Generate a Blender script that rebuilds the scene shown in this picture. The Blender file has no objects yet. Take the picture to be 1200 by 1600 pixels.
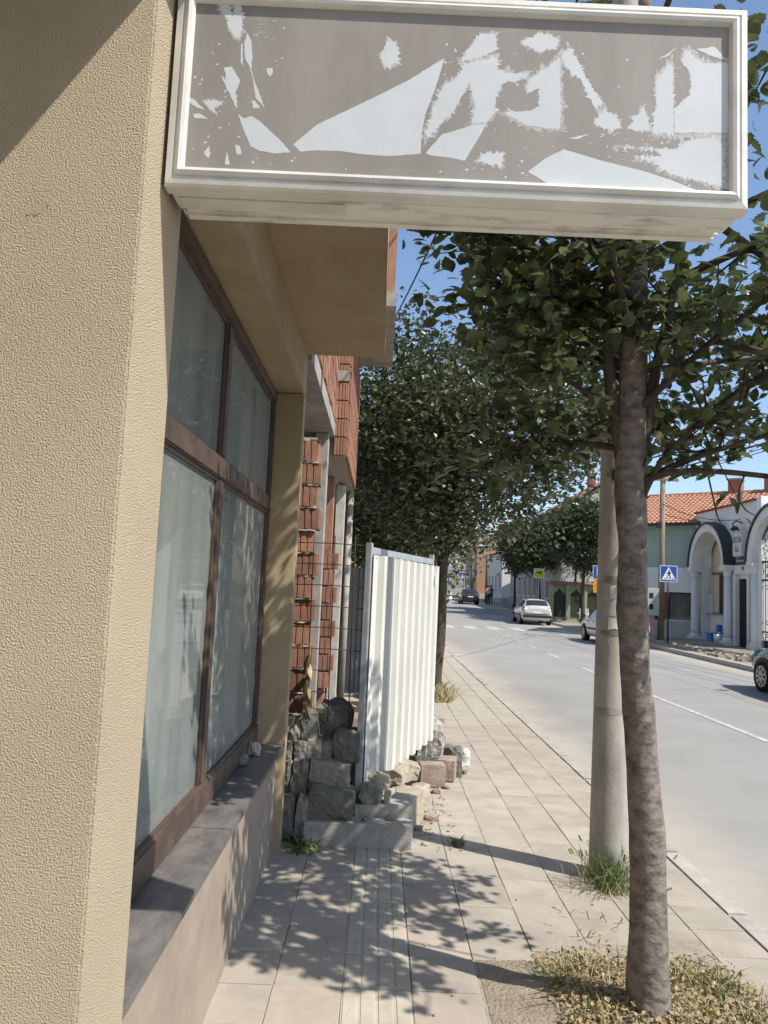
import bpy, bmesh, math, random
from mathutils import Vector, Matrix, noise
from mathutils.geometry import delaunay_2d_cdt
rnd = random.Random(7)
R = math.radians
SC = bpy.context.scene
COL = SC.collection

# ------------------------------------------------------------------ camera, sky, sun, exposure
cam_d = bpy.data.cameras.new('camera')
cam = bpy.data.objects.new('camera', cam_d); COL.objects.link(cam)
cam_d.sensor_fit = 'VERTICAL'; cam_d.sensor_height = 36.0; cam_d.lens = 27.0
cam_d.clip_start = 0.05; cam_d.clip_end = 3000
cam.matrix_world = (Matrix.Translation((0, 0, 1.7)) @ Matrix.Rotation(R(-0.13), 4, 'Z')
                    @ Matrix.Rotation(R(95.59), 4, 'X') @ Matrix.Rotation(R(2.55), 4, 'Z'))
SC.camera = cam
SUN_EL = R(51); SUN_A, SUN_B = 0.865, 0.502          # towards the sun: +x, -y
world = bpy.data.worlds.new('World'); SC.world = world; world.use_nodes = True
wn = world.node_tree.nodes; wl = world.node_tree.links
sky = wn.new('ShaderNodeTexSky'); sky.sky_type = 'NISHITA'; sky.sun_disc = False
sky.sun_elevation = SUN_EL; sky.sun_rotation = math.atan2(SUN_A, -SUN_B)
sky.air_density = 1.0; sky.dust_density = 0.6; sky.ozone_density = 2.0
wn['Background'].inputs['Strength'].default_value = 0.13
wl.new(sky.outputs[0], wn['Background'].inputs[0])
sun_d = bpy.data.lights.new('sun', 'SUN'); sun_d.energy = 4.2; sun_d.angle = R(0.53); sun_d.color = (1, .95, .86)
sun = bpy.data.objects.new('sun', sun_d); COL.objects.link(sun)
ld = Vector((-SUN_A * math.cos(SUN_EL), SUN_B * math.cos(SUN_EL), -math.sin(SUN_EL)))
sun.rotation_euler = ld.to_track_quat('-Z', 'Y').to_euler(); sun.location = (20, -12, 30)
SC.view_settings.view_transform = 'Standard'; SC.view_settings.look = 'None'
SC.view_settings.exposure = 0.55; SC.view_settings.gamma = 1.0; SC.view_settings.use_curve_mapping = False

# ------------------------------------------------------------------ materials
MATS = {}
def mat(name, col, col2=None, rough=.85, scale=6., detail=5., bump=0., bscale=40., bdist=.01, metal=0., spec=.3,
        rnd=0., stretch=(1, 1, 1), bstretch=None, translucent=0., lo=.35, hi=.65, emit=0., coat=0., bdetail=3.):
    m = bpy.data.materials.new(name); m.use_nodes = True; MATS[name] = m
    nt = m.node_tree; N = nt.nodes; L = nt.links; b = N['Principled BSDF']
    col = tuple(col) + (1,); col2 = tuple(col2) + (1,) if col2 else tuple(c * .72 for c in col[:3]) + (1,)
    b.inputs['Roughness'].default_value = rough; b.inputs['Metallic'].default_value = metal
    b.inputs['Specular IOR Level'].default_value = spec
    if coat: b.inputs['Coat Weight'].default_value = coat
    tc = N.new('ShaderNodeTexCoord')
    mp = N.new('ShaderNodeMapping'); mp.inputs['Scale'].default_value = stretch; L.new(tc.outputs['Object'], mp.inputs[0])
    n = N.new('ShaderNodeTexNoise'); n.inputs['Scale'].default_value = scale; n.inputs['Detail'].default_value = detail
    n.inputs['Roughness'].default_value = .65
    oi = N.new('ShaderNodeObjectInfo')
    if rnd:
        va = N.new('ShaderNodeVectorMath'); va.operation = 'ADD'; L.new(mp.outputs[0], va.inputs[0])
        ms = N.new('ShaderNodeMath'); ms.operation = 'MULTIPLY'; ms.inputs[1].default_value = 37.; L.new(oi.outputs['Random'], ms.inputs[0])
        L.new(ms.outputs[0], va.inputs[1]); L.new(va.outputs[0], n.inputs[0])
    else:
        L.new(mp.outputs[0], n.inputs[0])
    r = N.new('ShaderNodeValToRGB'); r.color_ramp.elements[0].position = lo; r.color_ramp.elements[1].position = hi
    r.color_ramp.elements[0].color = col2; r.color_ramp.elements[1].color = col
    L.new(n.outputs[0], r.inputs[0]); out = r.outputs[0]
    if rnd:
        mr = N.new('ShaderNodeMapRange'); mr.inputs[3].default_value = 1 - rnd; mr.inputs[4].default_value = 1 + rnd
        L.new(oi.outputs['Random'], mr.inputs[0])
        mx = N.new('ShaderNodeMix'); mx.data_type = 'RGBA'; mx.blend_type = 'MULTIPLY'; mx.inputs[0].default_value = 1
        L.new(out, mx.inputs[6]); L.new(mr.outputs[0], mx.inputs[7]); out = mx.outputs[2]
    L.new(out, b.inputs['Base Color'])
    if bump:
        bn = N.new('ShaderNodeTexNoise'); bn.inputs['Scale'].default_value = bscale; bn.inputs['Detail'].default_value = bdetail
        if bstretch:
            mb = N.new('ShaderNodeMapping'); mb.inputs['Scale'].default_value = bstretch
            L.new(tc.outputs['Object'], mb.inputs[0]); L.new(mb.outputs[0], bn.inputs[0])
        else: L.new(tc.outputs['Object'], bn.inputs[0])
        bp = N.new('ShaderNodeBump'); bp.inputs['Strength'].default_value = bump; bp.inputs['Distance'].default_value = bdist
        L.new(bn.outputs[0], bp.inputs['Height']); L.new(bp.outputs[0], b.inputs['Normal'])
    if translucent:
        t = N.new('ShaderNodeBsdfTranslucent'); L.new(out, t.inputs[0]); ms = N.new('ShaderNodeMixShader')
        ms.inputs[0].default_value = translucent; L.new(b.outputs[0], ms.inputs[1]); L.new(t.outputs[0], ms.inputs[2])
        L.new(ms.outputs[0], N['Material Output'].inputs[0])
    return m

def mat_glass(name, tint=(.8, .86, .84), refl=1.0, dust=(.21, .33)):
    m = bpy.data.materials.new(name); m.use_nodes = True; nt = m.node_tree; N = nt.nodes; L = nt.links
    N.remove(N['Principled BSDF'])
    tr = N.new('ShaderNodeBsdfTransparent'); tr.inputs[0].default_value = tint + (1,)
    gl = N.new('ShaderNodeBsdfGlossy'); gl.inputs['Roughness'].default_value = .03
    fr = N.new('ShaderNodeFresnel'); fr.inputs[0].default_value = 1.5
    mm = N.new('ShaderNodeMath'); mm.operation = 'MULTIPLY'; mm.inputs[1].default_value = refl; mm.use_clamp = True
    L.new(fr.outputs[0], mm.inputs[0])
    ms = N.new('ShaderNodeMixShader'); L.new(mm.outputs[0], ms.inputs[0]); L.new(tr.outputs[0], ms.inputs[1]); L.new(gl.outputs[0], ms.inputs[2])
    tc = N.new('ShaderNodeTexCoord'); mp = N.new('ShaderNodeMapping'); mp.inputs['Scale'].default_value = (7, 7, .8); L.new(tc.outputs['Object'], mp.inputs[0])
    n = N.new('ShaderNodeTexNoise'); n.inputs['Scale'].default_value = .8; n.inputs['Detail'].default_value = 3; L.new(mp.outputs[0], n.inputs[0])
    mr = N.new('ShaderNodeMapRange'); mr.inputs[1].default_value = .32; mr.inputs[2].default_value = .72; mr.inputs[3].default_value = dust[0]; mr.inputs[4].default_value = dust[1]; L.new(n.outputs[0], mr.inputs[0])
    df = N.new('ShaderNodeBsdfDiffuse'); df.inputs[0].default_value = (.56, .60, .57, 1)
    m2 = N.new('ShaderNodeMixShader'); L.new(mr.outputs[0], m2.inputs[0]); L.new(ms.outputs[0], m2.inputs[1]); L.new(df.outputs[0], m2.inputs[2])
    L.new(m2.outputs[0], N['Material Output'].inputs[0]); return m

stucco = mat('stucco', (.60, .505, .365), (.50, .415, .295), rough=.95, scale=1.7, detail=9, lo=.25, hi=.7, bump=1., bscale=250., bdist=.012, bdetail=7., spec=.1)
stucco_smooth_shaded = mat('stucco_smooth_shaded', (.42, .335, .22), (.36, .28, .175), rough=.95, scale=3, bump=.6, bscale=260., bdist=.003, spec=.1)  # finer stucco, colour darkened for the shade under the overhang
dado_m = mat('dado_render', (.35, .285, .228), (.275, .222, .176), rough=.9, scale=4, bump=.35, bscale=120, bdist=.003, spec=.2)
sill_m = mat('sill_granite', (.22, .205, .19), (.075, .07, .066), rough=.40, scale=9, detail=9, bump=.15, bscale=60, spec=.5, lo=.3, hi=.72, stretch=(1, .45, 1))
wood_m = mat('window_timber', (.115, .075, .055), (.062, .042, .032), rough=.5, scale=14, stretch=(4, .5, .5), bump=.2, bscale=60, bdist=.002, spec=.4)
blind_m = mat('whitewashed_backing', (.40, .43, .405), (.30, .325, .305), rough=.9, scale=3, detail=4, stretch=(2, 3, .8), lo=.3, hi=.7)
glass_m = mat_glass('window_glass', (.80, .86, .83), 1.0)
dark_glass = mat('dark_glass', (.03, .035, .04), (.02, .024, .028), rough=.06, spec=.7)
alu_m = mat('white_aluminium', (.68, .67, .63), (.54, .53, .49), rough=.35, scale=5, spec=.5, bump=.08, bscale=30)
alu_dirty = mat('dirty_white_sheet', (.72, .70, .65), (.36, .33, .285), rough=.5, scale=5, detail=9, spec=.4, lo=.32, hi=.5, stretch=(1, 3, 3))
residue_m = mat('film_residue', (.47, .465, .455), (.36, .345, .325), rough=.5, scale=40, detail=6, spec=.3, lo=.42, hi=.56, stretch=(1, 1, 3))
taupe_m = mat('sign_backing', (.310, .288, .260), (.25, .231, .207), rough=.45, scale=3, detail=9, stretch=(2.5, 1, .6), spec=.3)
film_m = mat('old_sign_film', (.60, .625, .645), (.545, .57, .59), rough=.4, scale=6, spec=.4)
concrete_m = mat('grey_concrete', (.40, .38, .34), (.27, .255, .23), rough=.95, scale=7, detail=8, bump=.4, bscale=60, bdist=.006)
pole_m = mat('pole_concrete', (.45, .42, .365), (.27, .25, .215), rough=.92, scale=4, detail=8, bump=.4, bscale=45, bdist=.005, stretch=(1, 1, .5))
block_m = mat('hollow_clay_block', (.36, .19, .13), (.26, .132, .09), rough=.9, scale=9, bump=.6, bscale=30, bdist=.012, bstretch=(3, 3, .02), rnd=.18)
block_wall = mat('clay_block_wall', (.40, .215, .15), (.30, .155, .105), rough=.9, scale=4, bump=.6, bscale=20, bdist=.012, bstretch=(3, 3, .05))
mortar_m = mat('mortar', (.42, .38, .33), (.28, .25, .22), rough=.95, scale=20, bump=.5, bscale=60)
steel_rust = mat('rusty_rebar', (.10, .055, .04), (.05, .03, .025), rough=.8, scale=40)
sheet_m = mat('white_painted_sheet', (.66, .655, .61), (.58, .575, .53), rough=.38, scale=2, spec=.45, detail=7)
galv_m = mat('galvanised_steel', (.52, .54, .56), (.40, .42, .44), rough=.4, metal=.35, scale=12)
sheet_shaded = mat('grey_sheet', (.24, .25, .24), (.17, .18, .17), rough=.6, scale=4)
stone_m = mat('weathered_stone', (.25, .235, .205), (.115, .107, .093), rough=.95, scale=9, detail=9, bump=.8, bscale=28, bdist=.018, rnd=.28, lo=.3, hi=.68)
stone_tan = mat('tan_stone', (.43, .375, .295), (.28, .235, .175), rough=.95, scale=8, detail=9, bump=.7, bscale=28, bdist=.015, rnd=.12)
stone_pink = mat('reddish_block', (.36, .275, .225), (.26, .195, .16), rough=.95, scale=8, detail=8, bump=.5, bscale=40, bdist=.01, rnd=.1)
stone_white = mat('white_plaster_lump', (.78, .76, .70), (.62, .59, .53), rough=.9, scale=8, bump=.5, bscale=30)
tile_m = mat('paving_tile', (.385, .342, .285), (.29, .256, .212), rough=.95, scale=4, detail=10, bump=.35, bscale=90, bdist=.004, rnd=.06, lo=.3, hi=.62)
tile_pink = mat('pink_paving_tile', (.395, .338, .28), (.325, .277, .229), rough=.95, scale=6, detail=10, bump=.35, bscale=90, bdist=.004, rnd=.06, lo=.3, hi=.62)
tactile_m = mat('tactile_tile', (.45, .41, .33), (.37, .335, .265), rough=.95, scale=10, detail=8, bump=.3, bscale=90, bdist=.003, rnd=.06)
joint_m = mat('joint_sand', (.345, .305, .25), (.25, .218, .176), rough=1, scale=18, bump=.6, bscale=70)
asphalt_m = mat('bleached_asphalt', (.315, .305, .285), (.25, .242, .226), rough=.95, scale=.55, detail=10, bump=.5, bscale=130, bdist=.004, lo=.3, hi=.7)
gutter_m = mat('dusty_gutter', (.40, .355, .28), (.30, .265, .21), rough=1, scale=1.6, detail=9, bump=.5, bscale=110, bdist=.004)
def road_mat():
    # asphalt with sandy dust drifted along both kerbs, ragged inner edge
    m = asphalt_m; N = m.node_tree.nodes; L = m.node_tree.links; b = N['Principled BSDF']; old = b.inputs['Base Color'].links[0].from_socket
    tc = N.new('ShaderNodeTexCoord'); sx = N.new('ShaderNodeSeparateXYZ'); L.new(tc.outputs['Object'], sx.inputs[0])
    d = N.new('ShaderNodeMath'); d.operation = 'SUBTRACT'; L.new(sx.outputs[0], d.inputs[0]); d.inputs[1].default_value = 5.9
    a = N.new('ShaderNodeMath'); a.operation = 'ABSOLUTE'; L.new(d.outputs[0], a.inputs[0])
    n = N.new('ShaderNodeTexNoise'); n.inputs['Scale'].default_value = .9; n.inputs['Detail'].default_value = 9; n.inputs['Roughness'].default_value = .7; L.new(tc.outputs['Object'], n.inputs[0])
    k = N.new('ShaderNodeMath'); k.operation = 'MULTIPLY_ADD'; L.new(n.outputs[0], k.inputs[0]); k.inputs[1].default_value = 1.7; L.new(a.outputs[0], k.inputs[2])
    mr = N.new('ShaderNodeMapRange'); mr.interpolation_type = 'SMOOTHSTEP'; L.new(k.outputs[0], mr.inputs[0]); mr.inputs[1].default_value = 3.85; mr.inputs[2].default_value = 4.7; mr.inputs[4].default_value = .85
    mx = N.new('ShaderNodeMix'); mx.data_type = 'RGBA'; L.new(mr.outputs[0], mx.inputs[0]); L.new(old, mx.inputs[6]); mx.inputs[7].default_value = (.40, .36, .29, 1)
    L.new(mx.outputs[2], b.inputs['Base Color'])
road_mat()
kerb_m = mat('kerb_stone', (.42, .40, .355), (.32, .30, .265), rough=.95, scale=9, detail=8, bump=.4, bscale=70, bdist=.004, rnd=.08)
paint_m = mat('worn_road_paint', (.50, .49, .46), (.33, .32, .295), rough=.85, scale=9, detail=9, lo=.40, hi=.60)
soil_m = mat('dry_soil', (.33, .28, .21), (.225, .185, .135), rough=1, scale=9, detail=9, bump=1, bscale=60, bdist=.015)
ground_m = mat('ground', (.20, .17, .12), (.13, .12, .08), rough=1, scale=.3)
bark_m = mat('near_bark', (.235, .198, .170), (.085, .072, .063), rough=.95, scale=15, detail=9, bump=.9, bscale=26, bdist=.012, bstretch=(1, 1, 1.3), stretch=(1, 1, 1.5), bdetail=8, lo=.34, hi=.58)
bark_dark = mat('bark', (.10, .082, .062), (.05, .042, .034), rough=.95, scale=14, bump=.8, bscale=30, bdist=.015, stretch=(1, 1, .4))
leaf_a = mat('leaf_dark', (.112, .142, .060), (.064, .090, .038), rough=.34, scale=9, spec=.45, translucent=.32, rnd=.35)
leaf_b = mat('leaf_green', (.140, .160, .060), (.048, .072, .030), rough=.36, scale=11, spec=.5, translucent=.32)
leaf_c = mat('leaf_far', (.140, .160, .074), (.058, .078, .036), rough=.38, scale=5, spec=.5, translucent=.2)
leaf_d = mat('leaf_far_dark', (.085, .104, .046), (.040, .056, .026), rough=.5, scale=3, spec=.4, translucent=.2)
dry_leaf = mat('dry_leaf', (.50, .41, .24), (.32, .235, .125), rough=.8, scale=30, translucent=.1, rnd=.3)
grass_dry = mat('dry_grass', (.42, .35, .19), (.28, .23, .11), rough=.9, scale=20)
grass_green = mat('weed_green', (.15, .20, .065), (.085, .125, .035), rough=.7, scale=20, translucent=.2)
white_wall = mat('white_render', (.74, .73, .70), (.65, .64, .61), rough=.9, scale=2, bump=.2, bscale=60, bdist=.003)
grey_wall = mat('grey_render', (.46, .45, .43), (.36, .355, .34), rough=.9, scale=1.2, detail=7)
green_wall = mat('green_render', (.34, .43, .36), (.29, .37, .31), rough=.9, scale=1.5)
lime_wall = mat('pale_green_render', (.29, .35, .225), (.23, .28, .18), rough=.9, scale=2)
cream_wall = mat('cream_render', (.62, .55, .38), (.54, .47, .32), rough=.9, scale=2)
orange_wall = mat('orange_render', (.45, .27, .18), (.36, .21, .14), rough=.9, scale=2)
roof_m = mat('clay_roof_tile', (.50, .26, .17), (.33, .155, .10), rough=.85, scale=5, detail=8, lo=.35, hi=.62)
slate_m = mat('dark_hood_paint', (.045, .055, .062), (.03, .038, .043), rough=.5, scale=6)
red_brick = mat('red_brick_paint', (.33, .09, .06), (.22, .06, .04), rough=.85, scale=14, bump=.3, bscale=20)
iron_m = mat('black_iron', (.022, .02, .026), (.014, .013, .016), rough=.5, scale=20, spec=.5)
dark_m = mat('opening_shade', (.028, .027, .025), (.018, .017, .016), rough=.9)  # near-black fill, shade inside openings put into the colour
timber_pole = mat('timber_pole', (.30, .24, .18), (.19, .15, .11), rough=.95, scale=8, stretch=(3, 3, .3))
cable_m = mat('cable', (.03, .03, .033), (.02, .02, .022), rough=.7)
blue_m = mat('sign_blue', (.012, .07, .36), (.011, .06, .32), rough=.35, scale=5, spec=.5)
sign_white = mat('sign_white', (.8, .8, .79), (.76, .76, .75), rough=.35, scale=5, spec=.5)
sign_black = mat('sign_black', (.015, .015, .015), rough=.5)
sign_orange = mat('sign_orange', (.72, .33, .03), (.64, .28, .025), rough=.4, scale=5)
sign_lime = mat('sign_lime', (.55, .68, .06), (.48, .60, .05), rough=.4, scale=5)
tyre_m = mat('tyre_rubber', (.022, .022, .022), (.016, .016, .016), rough=.9)
rim_m = mat('alloy_rim', (.50, .50, .50), (.42, .42, .42), rough=.35, metal=.6)
silver_p = mat('silver_paint', (.56, .56, .54), (.53, .53, .51), rough=.3, metal=.25, scale=3, coat=.5)
white_p = mat('white_paint', (.66, .66, .64), (.62, .62, .60), rough=.3, scale=3, coat=.5)
navy_p = mat('navy_paint', (.016, .022, .034), (.013, .018, .028), rough=.25, scale=3, coat=.7)
black_p = mat('charcoal_paint', (.03, .034, .04), (.025, .028, .033), rough=.3, scale=3, coat=.6)
plastic_m = mat('black_plastic', (.03, .03, .03), (.022, .022, .022), rough=.6)
red_lamp = mat('red_lamp', (.40, .02, .015), (.34, .015, .012), rough=.2, coat=.5)
bucket_blue = mat('bucket_blue', (.05, .20, .50), (.04, .17, .44), rough=.4)
skin_m = mat('skin', (.50, .31, .23), (.46, .28, .20), rough=.6)
top_pink = mat('pale_pink_top', (.66, .44, .38), (.58, .38, .33), rough=.9)
cloth_dark = mat('dark_clothes', (.028, .028, .036), (.02, .02, .026), rough=.9)
hair_m = mat('hair', (.03, .022, .016), (.02, .015, .011), rough=.7)

# ------------------------------------------------------------------ mesh helpers
class MB:
    """collects verts and faces in metres"""
    def __init__(s): s.v = []; s.f = []; s.mi = []
    def add(s, vs, fs, mi=0):
        k = len(s.v); s.v += [tuple(p) for p in vs]; s.f += [tuple(i + k for i in f) for f in fs]; s.mi += [mi] * len(fs); return s
    def box(s, x0, x1, y0, y1, z0, z1, mi=0):
        return s.add([(x0, y0, z0), (x1, y0, z0), (x1, y1, z0), (x0, y1, z0), (x0, y0, z1), (x1, y0, z1), (x1, y1, z1), (x0, y1, z1)],
                     [(0, 3, 2, 1), (4, 5, 6, 7), (0, 1, 5, 4), (1, 2, 6, 5), (2, 3, 7, 6), (3, 0, 4, 7)], mi)
    def obox(s, c, ax, ay, az, mi=0):
        c = Vector(c); ax = Vector(ax); ay = Vector(ay); az = Vector(az); vs = []
        for k in ((-1, -1, -1), (1, -1, -1), (1, 1, -1), (-1, 1, -1), (-1, -1, 1), (1, -1, 1), (1, 1, 1), (-1, 1, 1)):
            vs.append(c + ax * k[0] + ay * k[1] + az * k[2])
        return s.add(vs, [(0, 3, 2, 1), (4, 5, 6, 7), (0, 1, 5, 4), (1, 2, 6, 5), (2, 3, 7, 6), (3, 0, 4, 7)], mi)
    def bar(s, a, b, w, h=None, up=(0, 0, 1), mi=0):
        a = Vector(a); b = Vector(b); d = (b - a); h = h or w; u = Vector(up)
        if abs(d.normalized().dot(u)) > .98: u = Vector((0, 1, 0))
        x = d.cross(u).normalized(); y = x.cross(d).normalized()
        return s.obox((a + b) / 2, d / 2, x * w / 2, y * h / 2, mi)
    def tube(s, pts, rad, n=8, cap=True, mi=0, wob=0, seed=0):
        pts = [Vector(p) for p in pts]; rs = rad if isinstance(rad, (list, tuple)) else [rad] * len(pts)
        vs = []; fs = []; ref = None
        for i, p in enumerate(pts):
            t = (pts[min(i + 1, len(pts) - 1)] - pts[max(i - 1, 0)]).normalized()
            if ref is None:
                ref = Vector((1, 0, 0)) if abs(t.x) < .9 else Vector((0, 1, 0))
            x = (ref - t * ref.dot(t)).normalized(); y = t.cross(x); ref = x
            for k in range(n):
                a = 2 * math.pi * k / n; r = rs[i]
                if wob: r *= 1 + wob * noise.noise(Vector((math.cos(a) * 1.3 + seed, math.sin(a) * 1.3, i * .37)))
                vs.append(p + (x * math.cos(a) + y * math.sin(a)) * r)
        for i in range(len(pts) - 1):
            for k in range(n):
                k2 = (k + 1) % n; fs.append((i * n + k, i * n + k2, (i + 1) * n + k2, (i + 1) * n + k))
        if cap: fs.append(tuple(range(n))[::-1]); fs.append(tuple((len(pts) - 1) * n + k for k in range(n)))
        return s.add(vs, fs, mi)
    def lathe(s, prof, c, n=20, axis='z', mi=0):
        vs = []; fs = []; c = Vector(c)
        for r, h in prof:
            for k in range(n):
                a = 2 * math.pi * k / n; ca, sa = r * math.cos(a), r * math.sin(a)
                vs.append(c + (Vector((ca, sa, h)) if axis == 'z' else Vector((h, ca, sa)) if axis == 'x' else Vector((ca, h, sa))))
        for i in range(len(prof) - 1):
            for k in range(n):
                k2 = (k + 1) % n; fs.append((i * n + k, i * n + k2, (i + 1) * n + k2, (i + 1) * n + k))
        fs.append(tuple(range(n))[::-1]); fs.append(tuple((len(prof) - 1) * n + k for k in range(n)))
        return s.add(vs, fs, mi)
    def prism(s, poly, d, mi=0):
        """polygon (3D points) extruded by vector d"""
        poly = [Vector(p) for p in poly]; d = Vector(d); n = len(poly)
        return s.add(poly + [p + d for p in poly], [tuple(range(n)), tuple(range(2 * n - 1, n - 1, -1))] +
                     [(i, i + n, (i + 1) % n + n, (i + 1) % n) for i in range(n)], mi)
    def mesh(s, name, mats, shift=(0, 0, 0), bevel=0., smooth=False, seg=2, fix=True):
        me = bpy.data.meshes.new(name); sh = Vector(shift)
        me.from_pydata([Vector(v) - sh for v in s.v], [], s.f)
        for m in (mats if isinstance(mats, (list, tuple)) else [mats]): me.materials.append(m)
        if any(s.mi): me.polygons.foreach_set('material_index', s.mi)
        if bevel or fix:
            b = bmesh.new(); b.from_mesh(me)
            if fix: bmesh.ops.recalc_face_normals(b, faces=b.faces)
            if bevel:
                ed = [e for e in b.edges if e.is_manifold and e.calc_face_angle(0) > .5]
                bmesh.ops.bevel(b, geom=ed, offset=bevel, segments=seg, affect='EDGES', clamp_overlap=True)
            b.to_mesh(me); b.free()
        if smooth: me.polygons.foreach_set('use_smooth', [True] * len(me.polygons))
        me.update(); return me

FR = {}     # object name -> world position of its local frame
def tag(o, label, cat, group=None, kind=None):
    if label: o['label'] = label
    if cat: o['category'] = cat
    if group: o['group'] = group
    if kind: o['kind'] = kind
    return o
def link(name, data, loc=(0, 0, 0), parent=None):
    o = bpy.data.objects.new(name, data); COL.objects.link(o)
    if parent:
        o.parent = parent; o.location = Vector(loc) - FR[parent.name]
    else: o.location = loc
    FR[o.name] = Vector(loc); return o
def thing(name, label, cat, loc=(0, 0, 0), group=None, rotz=0):
    o = link(name, None, loc); o.rotation_euler = (0, 0, rotz); o.empty_display_size = .2
    return tag(o, label, cat, group)
def part(name, mb, m, parent, bevel=0., smooth=False, local=False, seg=2, fix=True):
    fr = Vector((0, 0, 0)) if local else FR[parent.name]
    me = mb.mesh(name, m, fr, bevel, smooth, seg, fix)
    o = bpy.data.objects.new(name, me); COL.objects.link(o); o.parent = parent; FR[o.name] = FR[parent.name]; return o
def single(name, mb, m, label, cat, group=None, bevel=0., smooth=False, kind=None, seg=2, fix=True):
    xs = [v[0] for v in mb.v]; ys = [v[1] for v in mb.v]; zs = [v[2] for v in mb.v]
    loc = Vector(((min(xs) + max(xs)) / 2, (min(ys) + max(ys)) / 2, min(zs)))
    o = link(name, mb.mesh(name, m, loc, bevel, smooth, seg, fix), loc); return tag(o, label, cat, group, kind)
def struct(name, mb, m, kind='structure', fix=True):
    o = link(name, mb.mesh(name, m, fix=fix)); o['kind'] = kind; return o
def inst(name, me, parent, loc, rot=(0, 0, 0), scale=1.):
    """a piece that shares its mesh; loc in world metres"""
    o = bpy.data.objects.new(name, me); COL.objects.link(o); o.parent = parent
    o.location = Vector(loc) - FR[parent.name]; o.rotation_euler = rot
    o.scale = scale if isinstance(scale, (tuple, list)) else (scale,) * 3
    FR[o.name] = Vector(loc); return o
def text_mesh(s, size, m, thick=.002):
    cu = bpy.data.curves.new('lettering', 'FONT'); cu.body = s; cu.size = size; cu.align_x = 'CENTER'; cu.align_y = 'CENTER'; cu.extrude = thick
    t = bpy.data.objects.new('lettering', cu); COL.objects.link(t); bpy.context.view_layer.update()
    me = bpy.data.meshes.new_from_object(t.evaluated_get(bpy.context.evaluated_depsgraph_get()))
    bpy.data.objects.remove(t); me.materials.clear(); me.materials.append(m); return me
def gz(y): return 0. if y < 45 else .018 * (y - 45)
def rcx(y): return 0. if y < 20 else .02 * (y - 20)        # the road drifts to the right further on
# ------------------------------------------------------------------ ground, road, pavements
RZ = -.08
m = MB(); n = 60
ys = [-60, 0, 20, 45, 60, 75, 90, 110, 140, 300, 1500]
for a, b in zip(ys[:-1], ys[1:]):
    m.add([(-1500, a, gz(min(a, 140)) - .16), (1500, a, gz(min(a, 140)) - .16), (1500, b, gz(min(b, 140)) - .16), (-1500, b, gz(min(b, 140)) - .16)], [(0, 1, 2, 3)])
struct('ground', m, ground_m, fix=False)
def strip(x0, x1, y0, y1, z, step=4., drift=True):
    mb = MB(); y = y0
    while y < y1 - 1e-6:
        e = min(y + step, y1)
        d0, d1 = (rcx(y), rcx(e)) if drift else (0, 0)
        mb.add([(x0 + d0, y, z + gz(y)), (x1 + d0, y, z + gz(y)), (x1 + d1, e, z + gz(e)), (x0 + d1, e, z + gz(e))], [(0, 1, 2, 3)]); y = e
    return mb
road = struct('road', strip(2.12, 9.9, -30, 140, RZ), asphalt_m, fix=False)
# centre dashes and crossing stripes
for y0, y1 in ((5.4, 7.9), (10.2, 14.9), (17.6, 19.4), (22., 23.6), (25.6, 26.8), (28.6, 29.8), (31.6, 32.8), (34.4, 35.6)):
    mb = MB(); x = 5.1 + rcx(y0); mb.add([(x, y0, RZ + .005), (x + .11, y0, RZ + .005), (x + .11 + rcx(y1) - rcx(y0), y1, RZ + .005), (x + rcx(y1) - rcx(y0), y1, RZ + .005)], [(0, 1, 2, 3)])
    part('lane_marking', mb, paint_m, road, fix=False)
for i in range(6):
    x = 3.1 + i * 1.15; mb = MB(); mb.add([(x, 36.8, RZ + .005), (x + .62, 36.8, RZ + .005), (x + .68, 39.8, RZ + .005), (x + .06, 39.8, RZ + .005)], [(0, 1, 2, 3)])
    part('crossing_stripe', mb, paint_m, road, fix=False)
mb = MB(); mb.add([(8.25, 33.5, RZ + .005), (8.37, 33.5, RZ + .005), (8.6, 37.5, RZ + .005), (8.48, 37.5, RZ + .005)], [(0, 1, 2, 3)]); part('lane_marking', mb, paint_m, road, fix=False)
# asphalt repair seams: thin dark tar lines
tar = mat('tar_seam', (.20, .192, .18), (.16, .153, .145), rough=.8, scale=10)
for pts in ([(6.6, 10.), (6.9, 15.), (6.7, 22.), (7.1, 33.)], [(3.4, 6.4), (5.6, 7.4), (8.4, 8.)], [(4.2, 13.), (6.3, 14.6), (8.2, 15.2)]):
    mb = MB(); vs = []
    P = []
    for (xa, ya), (xb, yb) in zip(pts[:-1], pts[1:]):
        for t in range(12): P.append((xa + (xb - xa) * t / 12, ya + (yb - ya) * t / 12))
    for i, (x, y) in enumerate(P):
        o = .05 * noise.noise(Vector((x * 2, y * 1.3, 2.))); w = .004 + .006 * abs(noise.noise(Vector((x * 5, y * 3, 9.))))
        vs += [(x + o - w, y - o, RZ + .003), (x + o + w, y - o + w, RZ + .003)]
    mb.add(vs, [(2 * i, 2 * i + 1, 2 * i + 3, 2 * i + 2) for i in range(len(P) - 1)]); part('tar_seam', mb, tar, road)

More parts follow.
